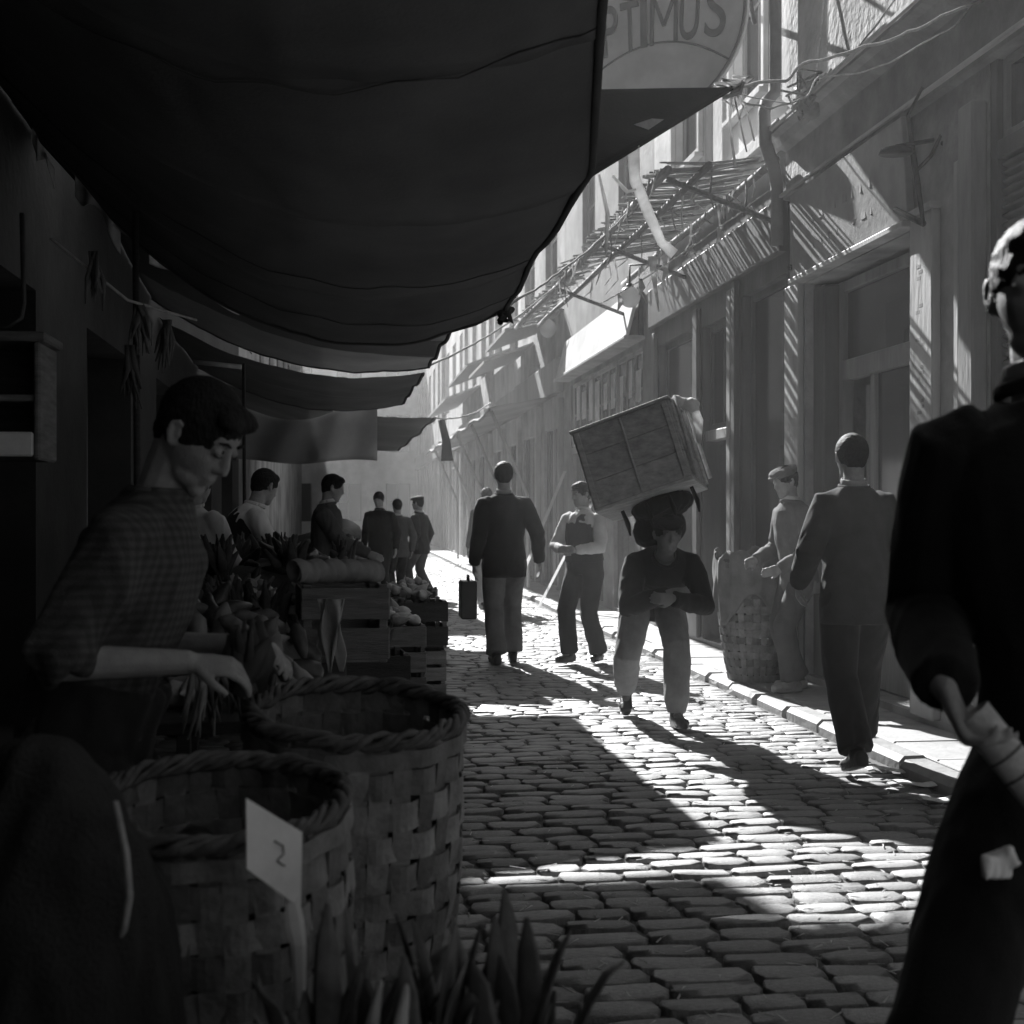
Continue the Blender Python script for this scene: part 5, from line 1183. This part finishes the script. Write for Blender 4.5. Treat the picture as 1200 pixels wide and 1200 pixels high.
# hanging things on the shop wall at the left
lc = thing('wall_cabinet', 'hanging wooden cabinet with pale lower board on the dark wall', 'cabinet', at(5, 540, 4.2))
A0 = at(-60, 405, 4.3); A1 = at(55, 540, 4.3)
zt, zb = A0.z, A1.z
xw0, xw1 = A0.x, A1.x; yw = 4.35
part(lc, 'side', 'wood', [((xw0, yw, zb), (xw0+.02, yw+.25, zt))]); part(lc, 'side', 'wood', [((xw1-.02, yw, zb), (xw1, yw+.25, zt))]); part(lc, 'back', 'wood_dark', [((xw0+.021, yw+.23, zb), (xw1-.021, yw+.25, zt))])
part(lc, 'lower_board', 'paper', [((xw0+.021, yw+.0, zb+.01), (xw1-.021, yw+.015, zb+.085))]); part(lc, 'top', 'wood', [((xw0-.02, yw-.02, zt+.001), (xw1+.02, yw+.25, zt+.03))])
part(lc, 'shelf', 'wood', [((xw0+.021, yw+.016, (zb+zt)/2), (xw1-.021, yw+.228, (zb+zt)/2+.02))])
tubeobj('hanger', [((xw0+xw1)/2, yw+.1, zt+.03), ((xw0+xw1)/2, yw+.1, 3.2)], .006, 'iron', lc)
tag(tubeobj('hook', [at(-10, 385, 4.2), at(10, 383, 4.2), at(25, 372, 4.2), at(28, 355, 4.2), at(26, 250, 4.2)], .008, 'iron'), 'curved iron hook hanging above the wall cabinet', 'hook')
for k, (a, b, Z, wd) in enumerate((((38, 150), (62, 195), 5.6, .10), ((88, 205), (140, 270), 6.6, .11), ((175, 298), (280, 360), 8.3, .06))):  # the last strip is coloured pale as the light slit between two awnings
    pa, pb_ = at(*a, Z), at(*b, Z)
    def fn(u, v): p = lerp(pa, pb_, u); return p+Vector((.0, .03*math.sin(u*14), -v*wd*(.6+.4*math.sin(u*7+k))))
    tag(obj('pale_strip', MB().grid(fn, 16, 4), 'cloth_light', None, sm=True, solid=.003), ['pale cloth strip tucked under the huge awning near the hook', 'longer pale cloth strip along the sagging edge of the huge awning', 'thin pale strip imitating the light slit between the huge awning and the next'][k], 'cloth')
tag(obj('lath', MB().tube([at(227, 424, 6.2), at(283, 430, 6.2)], .012, 6), 'paint_pale', None, sm=True), 'short pale lath hung level behind the head of the vendor', 'lath')
for k, (ex, ey, Z) in enumerate(((110, 330, 5.5), (165, 390, 5.8), (195, 410, 6.0), (150, 440, 5.2))):
    leafy('hanging_bunch', 'dry bunch hanging from the awning above the vendor', at(ex, ey-35, Z), 12, .06, .24, 'veg_mid', (.06, .14), 'bunches above the vendor', 'herbs', True)
tag(tubeobj('bunch_line', [at(60, 280, 5.4), at(150, 352, 5.7), at(230, 375, 6.2)], .006, 'rope'), 'string carrying the dry bunches above the vendor', 'string')
crate('upturned dark crate by the wall behind the vendor', (-1.3, 3.9, 0), (.5, .5, .75), 0, 'wood', slats=4)
# ================================================================== wrapped basket by the right-hand wall
wb, TW, ptW = basket('tall basket wrapped in sacking standing on the pavement', (3.10, 10.0, .06), .21, .29, .90, (0, 0), 30, 16, 'wicker_mid')
def wrap(u, v):
    a = u*2*math.pi; z = lerp(.66, .95, v); r = lerp(.21, .29, z/.9)+.03*math.sin(z/.9*math.pi)+.022+.012*math.sin(a*9+v*4)+.01*math.sin(a*17)
    return Vector((3.10, 10.0, .06))+Vector((r*math.cos(a), r*math.sin(a), z+.035*math.sin(a*5+1)*v+.02*math.sin(a*11)*v-(.12*(1-v)*(1+math.sin(a*4)))))
tag(obj('sacking', MB().grid(wrap, 72, 14), 'sack', None, sm=True, solid=.005), 'ragged sacking wrapped round the tall basket on the pavement', 'sacking')
tag(obj('sacking_bundle', MB().ell((3.10, 10.0, .93), (.27, .27, .06), None, 18, 8), 'sack', None, sm=True), 'sacking stuffed into the mouth of the wrapped basket', 'sacking')
# loose papers and rubbish in the gutter
for k, (a, b, Z) in enumerate(((1040, 905, 6.95), (1075, 925, 6.6), (1105, 945, 6.25))):
    p = at(a, b, Z); p.z = .065
    mb = MB().grid(lambda u, v: Vector((p.x-.12+u*.2, p.y-.06+v*.12, .018+.010*math.sin(u*5+k)+.008*math.sin(v*4))), 8, 5)
    tag(obj('paper_scrap', mb, 'paper', None, sm=True, solid=.002), 'crumpled paper scrap lying in the gutter by the kerb', 'paper', 'paper scraps in the gutter')
for k in range(26):
    x = rng.uniform(2.3, 2.82); y = rng.uniform(6.5, 14); mb = MB().grid(lambda u, v: Vector((x+u*.07, y+v*.05+.02*u, .025+.012*math.sin(u*4+k)+.01*v)), 3, 2)
    tag(obj('litter', mb, 'rag', None, solid=.002), 'small scrap of straw or peel in the gutter', 'litter', 'litter in the gutter')

# straw and dirt trodden into the joints
mb = MB()
for k in range(900):
    x = rng.uniform(.2, 2.8); y = 3.3+rng.random()**1.6*12; a = rng.random()*6.28; l = rng.uniform(.02, .07); z = .006+rng.random()*.008
    d = Vector((math.cos(a), math.sin(a), 0))*l; n_ = Vector((-math.sin(a), math.cos(a), 0))*rng.uniform(.0015, .004); p = Vector((x, y, z))
    mb.add([p-d/2-n_, p+d/2-n_*.5, p+d/2+n_*.5+Vector((0, 0, .004)), p-d/2+n_], [(0, 1, 2, 3)])
stuff(tag(obj('straw', mb, 'rag', None), 'bits of straw and peel trodden into the cobbles', 'straw'))
# the vegetable the vendor is tying
hv = Vector((-.475, 2.95, 0))
leafy('held_greens', 'bunch of greens held in the hands of the young vendor', (-.20, 2.93, .94), 24, .06, .16, 'leaf', (.1, .3), None, 'greens')
